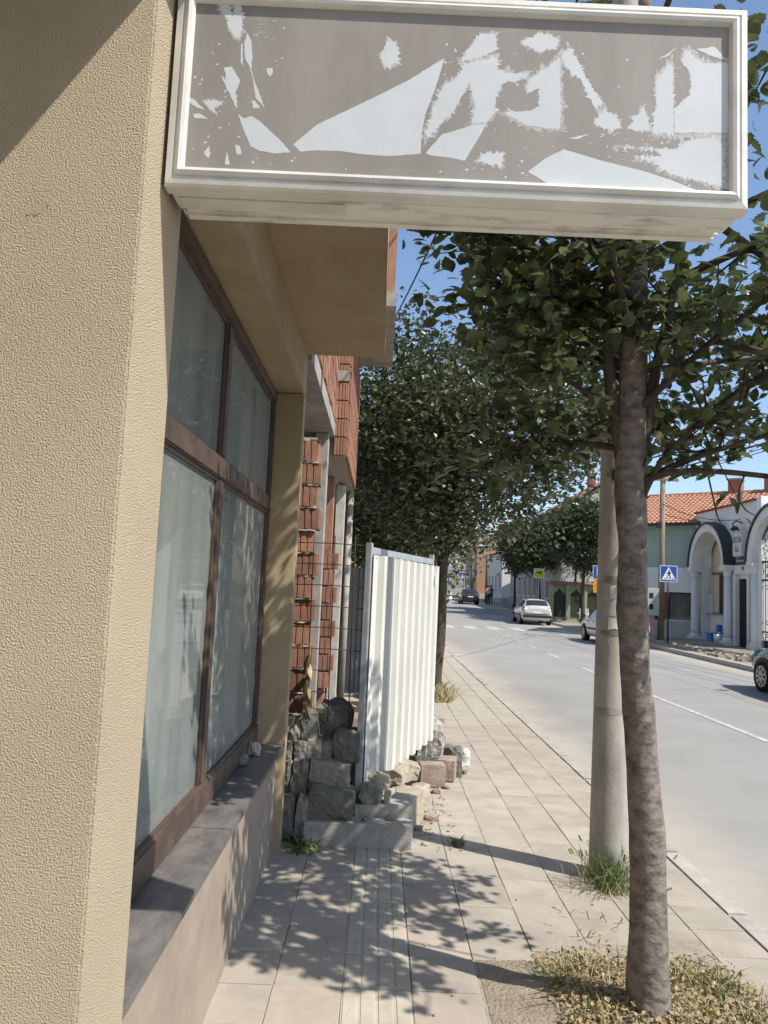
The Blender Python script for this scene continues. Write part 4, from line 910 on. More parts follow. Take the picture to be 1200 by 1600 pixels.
for i in range(7000):
    x, y = rs.gauss(1.2, .33), rs.gauss(3.22, .38)
    if not (.80 + .06 * noise.noise(Vector((y * 5, 0, 0))) < x < 1.72 and 2.2 < y < 3.85): continue
    s = rs.uniform(.010, .034); d = Vector((rs.gauss(0, 1), rs.gauss(0, 1), rs.gauss(0, .5))); m3 = leaf_rot(d, rs); k = .18 + rs.random() * .25
    p = Vector((x, y, rs.uniform(.010, .045) + .035 * math.exp(-((x - 1.18) ** 2 + (y - 3.3) ** 2) / .09)))
    mb.add([p + m3 @ (Vector(a) * s) for a in ((0, 0, 0), (.4, -k, .18), (1, 0, .05), (.45, k, .2))], [(0, 1, 2), (0, 2, 3)])
single('leaf_litter', mb, dry_leaf, 'yellow and brown fallen leaves round the foot of the near tree', 'leaves', kind='stuff', fix=False)
yl = mat('yellow_weed', (.42, .40, .10), (.28, .28, .07), rough=.6, scale=20, translucent=.2)
yw = thing('yellow_weed', 'yellowing broad leaved weed on the soil patch right of the trunk', 'weed', (1.42, 3.30, 0))
for k in range(9):
    a = k * .7; v, f = LS[2]; q = leaf_rot(Vector((math.cos(a), math.sin(a), .5)), rs); mb = MB(); mb.add([Vector((1.42, 3.30, .02)) + q @ (Vector(p) * rs.uniform(.035, .07)) for p in v], f); part('leaf', mb, yl, yw, smooth=True, fix=False)
for c, lb in (((.84, 3.52), 'small yellowing weed at the left edge of the soil patch'), ((.98, 3.30), 'small yellowing weed close to the foot of the trunk')):
    yw2 = thing('yellow_weed', lb, 'weed', (c[0], c[1], 0), 'small yellow weeds left of the trunk')
    for k in range(6):
        a = k * 1.05; v, f = LS[2]; q = leaf_rot(Vector((math.cos(a), math.sin(a), .6)), rs); mb = MB(); mb.add([Vector((c[0], c[1], .02)) + q @ (Vector(p) * rs.uniform(.03, .06)) for p in v], f); part('leaf', mb, yl, yw2, smooth=True, fix=False)
# ------------------------------------------------------------------ houses across the street
def tile_roof(o, u, v, nu, nv, m_name='roof'):
    """clay tiles: o = lower corner, u = along the eave, v = up the slope (both full length)"""
    o, u, v = Vector(o), Vector(u), Vector(v); n = u.cross(v).normalized()
    if n.z < 0: n = -n
    mb = MB(); du = u / nu; dv = v / nv
    mb.add([o - n * .03, o + u - n * .03, o + u + v - n * .03, o + v - n * .03], [(0, 1, 2, 3)])
    for j in range(nv):
        for i in range(nu):
            a = o + du * i + dv * j; vs = []
            for t, h in ((0, .0), (.22, .045), (.5, .055), (.78, .035), (1, .0)):
                for s, l in ((-.06, .035), (1.0, .0)): vs.append(a + du * t + dv * s + n * (h + l))
            mb.add(vs, [(2 * k, 2 * k + 2, 2 * k + 3, 2 * k + 1) for k in range(4)] + [(0, 2, 4, 6, 8)])
    return mb
def window(parent, c, u, w, h, nrm, frame=white_wall, pane=dark_glass, cross=True):
    """c = centre on the wall, u = unit vector along the wall, nrm = outward"""
    c, u, nrm = Vector(c), Vector(u), Vector(nrm); z = Vector((0, 0, 1))
    mb = MB(); t = .07
    for sx in (-1, 1): mb.obox(c + u * sx * (w / 2 - t / 2) + nrm * .02, u * t / 2, nrm * .045, z * h / 2)
    for sz in (-1, 1): mb.obox(c + z * sz * (h / 2 - t / 2) + nrm * .02, u * (w / 2 - t), nrm * .044, z * t / 2)
    if cross: mb.obox(c + nrm * .02, u * .025, nrm * .035, z * (h / 2 - t))
    f = part('window', mb, frame, parent)
    part('pane', MB().obox(c + nrm * .012, u * (w / 2 - t), nrm * .008, z * (h / 2 - t)), pane, f)
    part('sill', MB().obox(c - z * (h / 2 + .04) + nrm * .07, u * (w / 2 + .08), nrm * .09, z * .035), frame, f)

# white portal building with two arches
XF = 13.8; G = .05
wp = thing('white_portal_house', 'white single storey house front with round arched bays and dark arch hoods', 'building', (15, 30, G))
def arch_front(y0, y1, yc, r, zs, zt, x0, x1, mt, nm):
    mb = MB(); mb.box(x0, x1, y0, yc - r, G, zt); mb.box(x0, x1, yc + r, y1, G, zt); N = 18
    for i in range(N):
        a0 = math.pi * i / N; a1 = math.pi * (i + 1) / N
        ya, yb = yc - r * math.cos(a0), yc - r * math.cos(a1); za, zb = zs + r * math.sin(a0), zs + r * math.sin(a1)
        mb.add([(x0, ya, za), (x0, yb, zb), (x0, yb, zt), (x0, ya, zt), (x1, ya, za), (x1, yb, zb), (x1, yb, zt), (x1, ya, zt)],
               [(0, 1, 2, 3), (7, 6, 5, 4), (0, 4, 5, 1), (3, 2, 6, 7)])
    return part(nm, mb, mt, wp, fix=True)
def arch_ring(yc, r0, r1, zs, x0, x1, mt, nm, a0=0., a1=math.pi, N=22):
    mb = MB(); vs = []
    for i in range(N + 1):
        a = a0 + (a1 - a0) * i / N
        for r in (r0, r1):
            for x in (x0, x1): vs.append((x, yc - r * math.cos(a), zs + r * math.sin(a)))
    for i in range(N):
        k = 4 * i; mb.f += []
    mb.add(vs, [f for i in range(N) for f in ((4 * i, 4 * i + 4, 4 * i + 6, 4 * i + 2), (4 * i + 1, 4 * i + 3, 4 * i + 7, 4 * i + 5), (4 * i, 4 * i + 1, 4 * i + 5, 4 * i + 4), (4 * i + 2, 4 * i + 6, 4 * i + 7, 4 * i + 3))] + [(0, 2, 3, 1), (4 * N, 4 * N + 1, 4 * N + 3, 4 * N + 2)])
    return part(nm, mb, mt, wp, fix=True)
arch_front(27.9, 33.55, 31.55, 1.42, 3.15, 5.5, XF, XF + .35, white_wall, 'front_wall')
part('coping', MB().box(XF - .08, XF + .40, 27.84, 33.6, 5.502, 5.58), red_brick, wp)
part('end_pilaster', MB().box(XF - .12, XF + .7, 27.55, 27.88, G, 5.6), mat('bright_render', (.80, .79, .76), (.74, .73, .70), scale=3), wp, bevel=.01)
arch_ring(31.55, 1.42, 1.72, 3.15, XF - .42, XF - .003, white_wall, 'arch_surround')
arch_ring(31.55, 1.722, 1.80, 3.15, XF - .48, XF - .003, slate_m, 'arch_hood')
for yy in (31.55 - 1.57, 31.55 + 1.57):
    cl = part('column', MB().lathe([(.17, G + .30), (.155, G + .5), (.14, 2.72)], (XF - .22, yy, 0), 16), white_wall, wp, smooth=True)
    part('column_base', MB().box(XF - .46, XF - .003, yy - .22, yy + .22, G, G + .16).lathe([(.21, G + .16), (.21, G + .22), (.18, G + .30)], (XF - .22, yy, 0), 16), white_wall, cl)
    part('capital', MB().lathe([(.15, 2.72), (.17, 2.80), (.15, 2.84), (.21, 2.95)], (XF - .22, yy, 0), 16).box(XF - .46, XF - .003, yy - .23, yy + .23, 2.952, 3.148), white_wall, cl)
# bay behind the first arch: low wall, window and cream upper panel
part('bay_wall', MB().box(XF + .352, XF + .45, 30.1, 33., G, 1.15), white_wall, wp)
part('bay_sill', MB().box(XF + .25, XF + .5, 30.15, 32.95, 1.152, 1.21), concrete_m, wp)
part('cream_panel', MB().box(XF + .46, XF + .50, 30.1, 33., 2.95, 5.0), cream_wall, wp)
f = part('bay_window', MB().box(XF + .46, XF + .52, 30.1, 33., 2.85, 2.948).box(XF + .46, XF + .52, 31.1, 31.2, 1.212, 2.848).box(XF + .46, XF + .52, 32.2, 32.3, 1.212, 2.848), mat('brown_frame', (.20, .15, .11), (.15, .11, .08)), wp)
for a, b in ((30.12, 31.1), (31.2, 32.2), (32.3, 32.98)): part('pane', MB().box(XF + .49, XF + .50, a, b, 1.212, 2.848), dark_glass, f)
part('curtain', MB().box(XF + .47, XF + .485, 32.3, 32.95, 1.25, 2.84), cream_wall, wp)
# doorway between the arches
part('door_shade_panel', MB().box(XF - .010, XF - .004, 28.62, 29.45, G, 2.62), dark_m, wp)  # flat dark panel on the wall, stands for the shade in the doorway
part('lintel_band', MB().box(XF - .10, XF - .003, 28.2, 29.76, 2.80, 3.15), white_wall, wp, bevel=.01)
part('hood_band', MB().box(XF - .14, XF - .003, 28.56, 29.74, 3.152, 3.24), slate_m, wp)
part('house_number', MB().box(XF - .110, XF - .102, 28.92, 29.05, 2.95, 3.08), iron_m, wp)
for yy in (28.50, 29.58): part('pilaster', MB().box(XF - .16, XF - .003, yy - .09, yy + .09, G, 2.798), white_wall, wp, bevel=.02)
# gate arch
arch_ring(26.2, 1.62, 1.95, 3.2, XF - .36, XF - .01, white_wall, 'arch_surround')
arch_ring(26.2, 1.952, 2.03, 3.2, XF - .42, XF - .01, slate_m, 'arch_hood')
arch_front(23.6, 27.54, 26.2, 1.62, 3.2, 5.3, XF + .02, XF + .3, white_wall, 'gate_wall')
cl = part('column', MB().lathe([(.16, G + .25), (.15, G + .4), (.14, 2.8)], (XF - .15, 27.92, 0), 16), mat('bright_render2', (.78, .77, .74), (.72, .71, .68)), wp, smooth=True)
part('column_base', MB().box(XF - .38, XF + .0, 27.72, 28.14, G, G + .14).lathe([(.22, G + .14), (.2, G + .2), (.17, G + .25)], (XF - .15, 27.92, 0), 16), white_wall, cl)
part('capital', MB().lathe([(.15, 2.8), (.18, 2.9), (.16, 2.94), (.22, 3.06)], (XF - .15, 27.92, 0), 16).box(XF - .38, XF + .0, 27.69, 28.15, 3.062, 3.198), white_wall, cl)
part('courtyard_wall', MB().box(17.5, 17.7, 20, 33, G, 3.4), mat('courtyard_render', (.78, .75, .68), (.70, .67, .60)), wp)
part('side_wall', MB().box(XF + .36, 20, 33.2, 33.5, G, 5.4), white_wall, wp)
part('plinth', MB().box(XF - .5, XF - .004, 29.8, 33.5, G, G + .07), concrete_m, wp)
# text box on the wall
sb = thing('shop_sign', 'small white wall sign with dark lettering between the two arches', 'sign', (XF - .15, 29.1, 3.45))
part('box', MB().box(XF - .26, XF - .006, 28.75, 29.5, 3.46, 4.42), mat('sign_box', (.62, .62, .60), (.55, .55, .53), rough=.5), sb, bevel=.02)
for s, z, sz in (('EKCNI', 4.08, .27), ('Eza', 3.74, .27)):
    me = text_mesh(s, sz, sign_black); o = inst('lettering', me, sb, (XF - .264, 29.125, z), (R(90), 0, R(-90)), (.85, 1.25, 1)); 
part('foot_rail', MB().box(XF - .25, XF - .006, 28.8, 29.45, 3.36, 3.40), iron_m, sb)
br = thing('lamp_bracket', 'black scrolled iron lamp bracket above the small white wall sign', 'bracket', (XF - .2, 29.2, 4.45))
part('arm', MB().tube([(XF, 29.2, 4.75), (XF - .25, 29.2, 4.82), (XF - .42, 29.15, 4.7), (XF - .38, 29.1, 4.58)], .025, 8), iron_m, br, smooth=True)
part('lamp', MB().lathe([(.03, .16), (.08, .12), (.16, .02), (.15, 0)], (XF - .36, 29.12, 4.46), 14), iron_m, br, smooth=True)
for s in (-1, 1): part('scroll', MB().tube([(XF - .3, 29.12 + s * (.05 + .22 * k / 9), 4.50 + .09 * math.sin(k * .7)) for k in range(10)], .018, 6), iron_m, br, smooth=True)
# iron gate
ga = thing('iron_gate', 'ornate black wrought iron gate under the right hand white arch', 'gate', (XF - .05, 26.2, G))
gx = XF - .06
part('gate_frame', MB().bar((gx, 24.6, G + .1), (gx, 24.6, 3.2), .06).bar((gx, 27.78, G + .1), (gx, 27.78, 3.2), .06).bar((gx, 24.6, G + .13), (gx, 27.78, G + .13), .06).bar((gx, 24.6, 2.55), (gx, 27.78, 2.55), .07).bar((gx, 24.6, 3.2), (gx, 27.78, 3.2), .07).bar((gx, 24.6, .72), (gx, 27.78, .72), .05), iron_m, ga)
for i in range(18):
    y = 27.70 - i * .175; part('bar', MB().tube([(gx, y, G + .13), (gx, y, 3.2)], .011, 6), iron_m, ga)
def ring(c, r, t=.012, n=14): return [(gx, c[0] + r * math.cos(6.2832 * k / n), c[1] + r * math.sin(6.2832 * k / n)) for k in range(n + 1)]
for i in range(9):
    y = 27.61 - i * .35
    for z, r in ((.42, .13), (.60, .06), (.27, .07), (2.87, .13), (1.05, .07), (2.3, .08), (2.7, .05), (3.05, .06)):
        part('scroll', MB().tube(ring((y, z), r), .011, 5, cap=False), iron_m, ga)
for k in range(13):
    a = math.pi * (k + .5) / 13; part('fan_bar', MB().tube([(gx, 26.2 - .5 * math.cos(a), 3.2 + .5 * math.sin(a)), (gx, 26.2 - 1.58 * math.cos(a), 3.2 + 1.58 * math.sin(a))], .012, 6), iron_m, ga)
    part('scroll', MB().tube(ring((26.2 - 1.25 * math.cos(a), 3.2 + 1.25 * math.sin(a)), .14), .011, 5, cap=False), iron_m, ga)
part('fan_rim', MB().tube([(gx, 26.2 - 1.58 * math.cos(math.pi * k / 24), 3.2 + 1.58 * math.sin(math.pi * k / 24)) for k in range(25)], .025, 6), iron_m, ga)
# bucket and bits in front of the bay
bk = thing('paint_bucket', 'white plastic bucket with blue rim standing by the white portal house', 'bucket', (XF - .05, 30.8, G + .07))
part('tub', MB().lathe([(.15, 0), (.19, .34)], (XF - .25, 30.75, G + .07), 18), sign_white, bk, smooth=True)
part('lid', MB().lathe([(.20, 0), (.20, .05), (.1, .06)], (XF - .25, 30.75, G + .412), 18), bucket_blue, bk, smooth=True)
single('blue_canister', MB().box(XF - .30, XF - .12, 30.62, 30.88, G + .475, G + .75).box(XF - .24, XF - .18, 30.7, 30.78, G + .75, G + .80), bucket_blue, 'blue canister resting on the lid of the white bucket', 'canister', bevel=.02)
single('blue_tray', MB().box(XF - .36, XF - .1, 31.15, 31.6, G + .071, G + .36).box(XF - .40, XF - .06, 31.1, 31.65, G + .362, G + .40), bucket_blue, 'blue tray on a stand left of the white bucket', 'tray', bevel=.01)

# green house with tiled roof behind, set at an angle
gh = thing('green_house', 'green rendered house with orange clay tile roof behind the white portal', 'building', (15, 36, G))
A = Vector((16.6, 31.2, 0)); D = Vector((-.75, .66, 0)).normalized(); Nn = Vector((-.66, -.75, 0)).normalized()
def q(s, d, z): p = A + D * s + Nn * d; return Vector((p.x, p.y, z))
def gbox(nm, s0, s1, d0, d1, z0, z1, mt, par=None, bev=0):
    return part(nm, MB().obox(q((s0 + s1) / 2, (d0 + d1) / 2, (z0 + z1) / 2), D * (s1 - s0) / 2, Nn * (d1 - d0) / 2, Vector((0, 0, (z1 - z0) / 2))), mt, par or gh, bevel=bev)
gbox('wall', -3, 6.9, -7, 0, 3.15, 5.02, green_wall); gbox('white_fascia', -3, 6.9, -6.9, .06, 2.05, 3.148, mat('fascia_white', (.70, .71, .70), (.62, .63, .62), scale=2)); gbox('plinth', -3, 6.9, -6.9, .05, G, .80, grey_wall)
gbox('shop_recess', -3, 6.9, -6.8, -.25, .80, 2.048, dark_m)
for s in (3.62, 4.95, 6.4): gbox('brick_pillar', s, s + .28, -.24, .02, .802, 2.046, red_brick)
gbox('shop_window', 3.92, 4.9, -.22, -.18, .85, 2.0, mat('shop_glass', (.05, .075, .065), (.03, .04, .04), rough=.1, spec=.7)); gbox('shop_sill', 3.9, 4.95, -.2, .08, .802, .845, white_wall)
gbox('gutter', -3.4, 7.3, .38, .50, 4.98, 5.08, slate_m); gbox('eave_board', -3.4, 7.3, -.02, .37, 5.022, 5.06, grey_wall)
V = -Nn * 4.2 + Vector((0, 0, 1.8))
mb = tile_roof(q(-3.4, .42, 5.08), D * 10.7, V, 50, 15); rf = part('roof', mb, roof_m, gh, fix=False)
mb = tile_roof(q(-3.4, -8.0, 5.08), D * 10.7, Nn * 4.2 + Vector((0, 0, 1.8)), 50, 15); part('rear_roof', mb, roof_m, gh, fix=False)
rd = MB()
for i in range(30): p = q(-3.4 + i * .357, -3.79, 6.90); rd.tube([p, p + D * .37], [.10, .12], 8)
part('ridge_tiles', rd, roof_m, rf)
for e in (-3., 6.9):
    part('gable', MB().prism([q(e, 0, 5.02), q(e, -7.5, 5.02), q(e, -3.8, 6.75)], D * (.1 if e < 0 else -.1)), green_wall, gh)
for s in (2.9, 1.3): 
    c = gbox('chimney', s, s + .55, -4.2, -3.6, 6.5, 7.5, mat('chimney_brick', (.36, .15, .10), (.27, .11, .07), scale=12), rf, .01); gbox('chimney_cap', s - .06, s + .61, -4.26, -3.54, 7.502, 7.58, concrete_m, rf)

# simple street houses further on (walls, roof, windows, door each their own part)
def house(name, label, x0, x1, y0, y1, h, ridge, wall, nwin, group=None, base=0.8, wsize=(1.0, 1.4), rows=1, roof=roof_m, south=True, left=True):
    g = gz((y0 + y1) / 2); t = thing(name, label, 'building', ((x0 + x1) / 2, (y0 + y1) / 2, g), group)
    part('wall', MB().box(x0, x1, y0, y1, g - .3, g + h), wall, t)
    part('plinth', MB().box(x0 - .03, x1 + .03, y0 - .03, y1 + .03, g - .3, g + .5), grey_wall, t)
    xm = (x0 + x1) / 2
    for sgn, xe in ((1, x0 - .35), (-1, x1 + .35)):
        nu = max(6, int((y1 - y0 + .6) / .3)); mb = tile_roof((xe, y0 - .3, g + h - .02), (0, y1 - y0 + .6, 0), (xm - xe, 0, ridge), nu, 10); rf = part('roof', mb, roof, t, fix=False)
    for yy in (y0 + .002, y1 - .002):
        part('gable', MB().prism([(x0, yy, g + h), (x1, yy, g + h), (xm, yy, g + h + ridge * .93)], (0, .1 if yy < (y0 + y1) / 2 else -.1, 0)), wall, t)
    part('chimney', MB().box(xm - .8, xm - .3, (y0 + y1) / 2, (y0 + y1) / 2 + .5, g + h + ridge * .4, g + h + ridge + .7), red_brick, rf)
    for r in range(rows):
        for i in range(nwin):
            yy = y0 + (y1 - y0) * (i + .5) / nwin
            xs, nr = (x0, -1) if left else (x1, 1)
            window(t, (xs, yy, g + base + wsize[1] / 2 + r * 2.8), (0, 1, 0), wsize[0], wsize[1], (nr, 0, 0))
    if south:
        for i in range(2): window(t, (x0 + (x1 - x0) * (i + 1) / 3, y0, g + base + wsize[1] / 2), (1, 0, 0), wsize[0], wsize[1], (0, -1, 0))
    part('cornice', MB().box(x0 - .16, x1 + .16, y0 - .16, y1 + .16, g + h - .22, g + h - .05), white_wall, t)
    return t
house('tiled_house', 'house with a tall orange tiled roof above the trees behind the pale green fence', 12.3, 19.6, 52.2, 60, 7.3, 2.6, grey_wall, 3, base=1.2, rows=2)
house('terrace_house', 'long grey white terrace with tall windows behind the silver estate car', 12.6, 20, 61, 74, 4.5, 2.2, grey_wall, 6, base=1.1, wsize=(.9, 1.7))
house('terrace_house', 'white terrace house with a sunlit end wall beside the two people', 12.1, 20, 76, 88, 5.0, 2.4, white_wall, 5, base=1.1, wsize=(.9, 1.7))
house('orange_house', 'orange rendered two storey house near the end of the street', 11.6, 20, 92, 104, 6.4, 2.4, orange_wall, 4, rows=2)
house('grey_house', 'dark grey two storey house behind the far crossing signs', 9.6, 18, 108, 122, 6.6, 2.6, grey_wall, 4, rows=2)
house('left_house', 'pale house behind the street trees on the left side', -9, -1.3, 17, 30, 5.2, 2.4, white_wall, 4, left=False)
house('left_house', 'cream house further along the left side of the street', -9, -1.2, 33, 48, 5.5, 2.4, cream_wall, 5, left=False)
house('left_house', 'last pale house on the left side before the bend', -8, .2, 52, 68, 5.5, 2.4, grey_wall, 5, left=False)

# pale green garden wall with tile coping and pointed dark panels
gw = thing('garden_wall', 'pale green garden wall with clay tile coping and dark pointed panels', 'wall', (12.3, 48.3, .1))
part('wall', MB().box(10.8, 14.6, 48.55, 48.75, 0, 2.35), lime_wall, gw)
for i, x in enumerate((10.85, 11.9, 12.95, 14.0)):
    part('pier', MB().box(x - .13, x + .13, 48.38, 48.548, 0, 2.35), lime_wall, gw)
    if i < 3:
        x0, x1 = x + .16, x + .89; xm = (x0 + x1) / 2
        part('dark_panel', MB().prism([(x0, 48.545, .35), (x1, 48.545, .35), (x1, 48.545, 1.75), (xm + .12, 48.545, 1.95), (xm, 48.545, 2.12), (xm - .12, 48.545, 1.95), (x0, 48.545, 1.75)], (0, -.03, 0)), mat('panel_green', (.045, .055, .04), (.03, .036, .028)), gw)
part('coping', tile_roof((10.65, 48.25, 2.38), (4.1, 0, 0), (0, .4, .16), 19, 1), roof_m, gw, fix=False)
single('picket_fence', (lambda mb: [mb.box(x, x + .06, 47.5, 47.54, .05, .95) for x in (12.4, 12.52, 12.64, 12.76, 12.88)] and mb.box(12.3, 13.0, 47.545, 47.57, .6, .68))(MB()), sign_white, 'short run of white pickets in front of the garden wall', 'fence')

# ------------------------------------------------------------------ poles, cables, signs
up = thing('utility_pole', 'weathered utility pole beside the pedestrian crossing sign', 'pole', (11.45, 31.3, G))
part('shaft', MB().tube([(11.45, 31.3, 0), (11.5, 31.3, 7.0)], [.13, .10], 14), timber_pole, up, smooth=True)
part('crossarm', MB().box(10.9, 12.1, 31.16, 31.22, 6.55, 6.66), timber_pole, up)
for x in (11.0, 11.3, 11.7, 12.0): part('insulator', MB().lathe([(.03, 0), (.05, .05), (.04, .12), (.02, .16)], (x, 31.19, 6.662), 10), sign_white, up, smooth=True)
part('clamp_box', MB().box(11.25, 11.40, 31.1, 31.25, 4.6, 4.85), cable_m, up)
eb = thing('electric_cabinet', 'pale grey electric cabinet on a post next to the utility pole', 'cabinet', (10.95, 31.0, G))
part('body', MB().box(10.7, 11.25, 30.9, 31.2, 1.05, 2.15), mat('cabinet_grey', (.50, .50, .48), (.42, .42, .40)), eb, bevel=.015)
part('door', MB().box(10.74, 11.21, 30.885, 30.898, 1.09, 2.11), mat('cabinet_door', (.46, .46, .44), (.40, .40, .38)), eb)
part('vent', MB().box(10.85, 11.0, 30.872, 30.883, 1.75, 1.95), dark_m, eb); part('vent', MB().box(10.85, 11.0, 30.872, 30.883, 1.3, 1.5), dark_m, eb)
part('stand', MB().box(10.85, 11.1, 30.98, 31.12, G, 1.048), concrete_m, eb)
def cable(a, b, sag, label, r=.012):
    a, b = Vector(a), Vector(b); P = [a.lerp(b, i / 20) - Vector((0, 0, 4 * sag * (i / 20) * (1 - i / 20))) for i in range(21)]
    return single('overhead_cable', MB().tube(P, r, 5), cable_m, label, 'cable', 'overhead cables', smooth=True)
cable((1.45, 4.88, 7.3), (-.1, 15.5, 6.9), .25, 'overhead cable crossing the blue sky towards the brick house', .013)
cable((11.0, 31.19, 6.85), (13.2, 8, 7.6), .5, 'lowest overhead cable running from the utility pole over the white portal', .016)
cable((11.3, 31.19, 6.85), (13.8, 8, 8.0), .45, 'second overhead cable from the utility pole towards the right', .016)
cable((11.7, 31.19, 6.85), (14.6, 8, 8.2), .5, 'third overhead cable from the utility pole towards the right', .016)
cable((12.0, 31.19, 6.85), (15.4, 8, 8.5), .55, 'uppermost overhead cable from the utility pole towards the right', .016)
cable((11.48, 31.3, 6.4), (1.42, 4.95, 6.6), .35, 'cable slung across the street from the utility pole to the concrete pole', .014)
cable((11.48, 31.2, 5.6), (13.8, 29.4, 4.9), .25, 'short house cable from the utility pole to the white portal', .014)
cable((11.48, 31.3, 5.2), (14.3, 31.5, 5.0), .12, 'service cable from the utility pole to the green house', .014)
cable((1.44, 4.9, 6.8), (1.9, 45, 6.5), .8, 'long overhead cable following the near kerb through the trees', .012)
cable((11.45, 31.4, 6.7), (10.4, 72, 8.2), .6, 'overhead cable continuing along the far pavement', .014)

def sign_post(label, x, y, z0, h, plates, post=galv_m, r=.03, group='traffic signs'):
    t = thing('traffic_sign', label, 'sign', (x, y, z0), group)
    part('post', MB().tube([(x, y, z0), (x, y, z0 + h)], r, 10), post, t, smooth=True)
    for kind, cz, w, hh in plates:
        z = z0 + cz; f = y - r - .004
        pl_ = part('plate', MB().box(x - w / 2, x + w / 2, f - .003, f, z - hh / 2, z + hh / 2), sign_white if kind in 'zpl' else sign_orange, t)
        b = .022
        if kind in 'zp':
            part('blue_field', MB().box(x - w / 2 + b, x + w / 2 - b, f - .006, f - .0035, z - hh / 2 + b, z + hh / 2 - b), blue_m, pl_)
        if kind == 'l':
            part('lime_field', MB().box(x - w / 2 + .05, x + w / 2 - .05, f - .006, f - .0035, z - hh / 2 + .05, z + hh / 2 - .05), sign_lime, pl_)
            part('dark_emblem', MB().prism([(x - .20, f - .008, z + .02), (x - .12, f - .008, z + .14), (x - .02, f - .008, z + .06), (x + .08, f - .008, z + .15), (x + .2, f - .008, z + .05), (x + .1, f - .008, z - .02), (x - .05, f - .008, z + .0)], (0, -.002, 0)), sign_black, pl_)
        if kind == 'z':
            s = w / .6
            part('triangle', MB().prism([(x - .245 * s, f - .009, z - .21 * s), (x + .245 * s, f - .009, z - .21 * s), (x, f - .009, z + .235 * s)], (0, -.002, 0)), sign_white, pl_)
            pm = MB(); k = f - .012
            def P_(pts): pm.prism([(x + a * s, k, z + c * s) for a, c in pts], (0, -.002, 0))
            P_([(.02 + .028 * math.cos(a * .785), .105 + .028 * math.sin(a * .785)) for a in range(8)])
            P_([(-.025, .07), (.045, .07), (.04, -.03), (-.02, -.03)]); P_([(-.02, -.03), (.012, -.03), (-.06, -.17), (-.09, -.17)]); P_([(.0, -.03), (.04, -.03), (.085, -.17), (.055, -.17)])
            P_([(-.025, .065), (-.085, -.01), (-.07, -.02), (-.015, .03)]); P_([(.045, .065), (.095, -.005), (.08, -.015), (.035, .03)])
            part('pedestrian', pm, sign_black, pl_)
            part('stripes', (lambda mb: [mb.prism([(x + a * s, f - .0115, z - .195 * s), (x + (a + .03) * s, f - .0115, z - .195 * s), (x + (a * .8 + .024) * s, f - .0115, z - .14 * s), (x + a * .8 * s, f - .0115, z - .14 * s)], (0, -.001, 0)) for a in (-.19, -.12, .0, .12, .17)] and mb)(MB()), sign_black, pl_)
        if kind == 'p':
            o = inst('letter', text_mesh('P', .62 * w / .6, sign_white), pl_, (x, f - .008, z), (R(90), 0, 0), (1.15, 1, 1))
        if kind == 'o':
            pm = MB()
            for r_ in range(5): pm.box(x - .16 + .03 * (r_ % 2), x + .15 - .05 * (r_ % 3), f - .006, f - .004, z + .22 - r_ * .1, z + .25 - r_ * .1)
            part('small_print', pm, mat('print_brown', (.35, .15, .02), (.3, .12, .015)), pl_)
    return t
sign_post('blue pedestrian crossing sign on a thin black post before the green house', 11.0, 29.3, G, 2.98, (('z', 2.64, .66, .62),), post=iron_m, r=.03)
sign_post('blue parking sign with an orange panel below, half hidden by the concrete pole', 9.95, 34.8, G, 3.0, (('p', 2.75, .62, .60), ('o', 2.13, .58, .60)))
sign_post('lime yellow sign board on a post beside the trees', 10.35, 50, gz(50), 3.3, (('l', 2.95, .68, .62),))
sign_post('far crossing sign just left of the timber pole down the street', 9.0, 83, gz(83), 3.0, (('z', 2.6, .75, .75),), group='far crossing signs')
sign_post('far crossing sign just right of the timber pole down the street', 10.1, 83, gz(83), 3.0, (('z', 2.75, .75, .75),), group='far crossing signs')
sign_post('leftmost and smallest far crossing sign by the bend', 8.0, 92, gz(92), 2.6, (('z', 2.2, .7, .7),), group='far crossing signs')
for x, y, lb in ((9.6, 80, 'tall timber pole rising behind the dark parked car'), (10.6, 76, 'timber pole right of the dark parked car near the two people')):
    t = thing('utility_pole', lb, 'pole', (x, y, gz(y)), 'timber poles down the street'); part('shaft', MB().tube([(x, y, gz(y)), (x, y, gz(y) + 8)], [.16, .11], 12), timber_pole, t, smooth=True)
    part('crossarm', MB().box(x - .6, x + .6, y - .12, y - .05, gz(y) + 7.4, gz(y) + 7.52), timber_pole, t)
t = thing('traffic_cone', 'small red and white marker standing in the road at the bend', 'cone', (8.0, 86, gz(86)))
part('cone', MB().lathe([(.22, .04), (.05, .85)], (8.0, 86, gz(86)), 12), sign_white, t); part('base', MB().box(7.7, 8.3, 85.7, 86.3, gz(86), gz(86) + .04), orange_wall, t); part('band', MB().lathe([(.175, .25), (.13, .48)], (8.0, 86, gz(86)), 12), red_lamp, t)
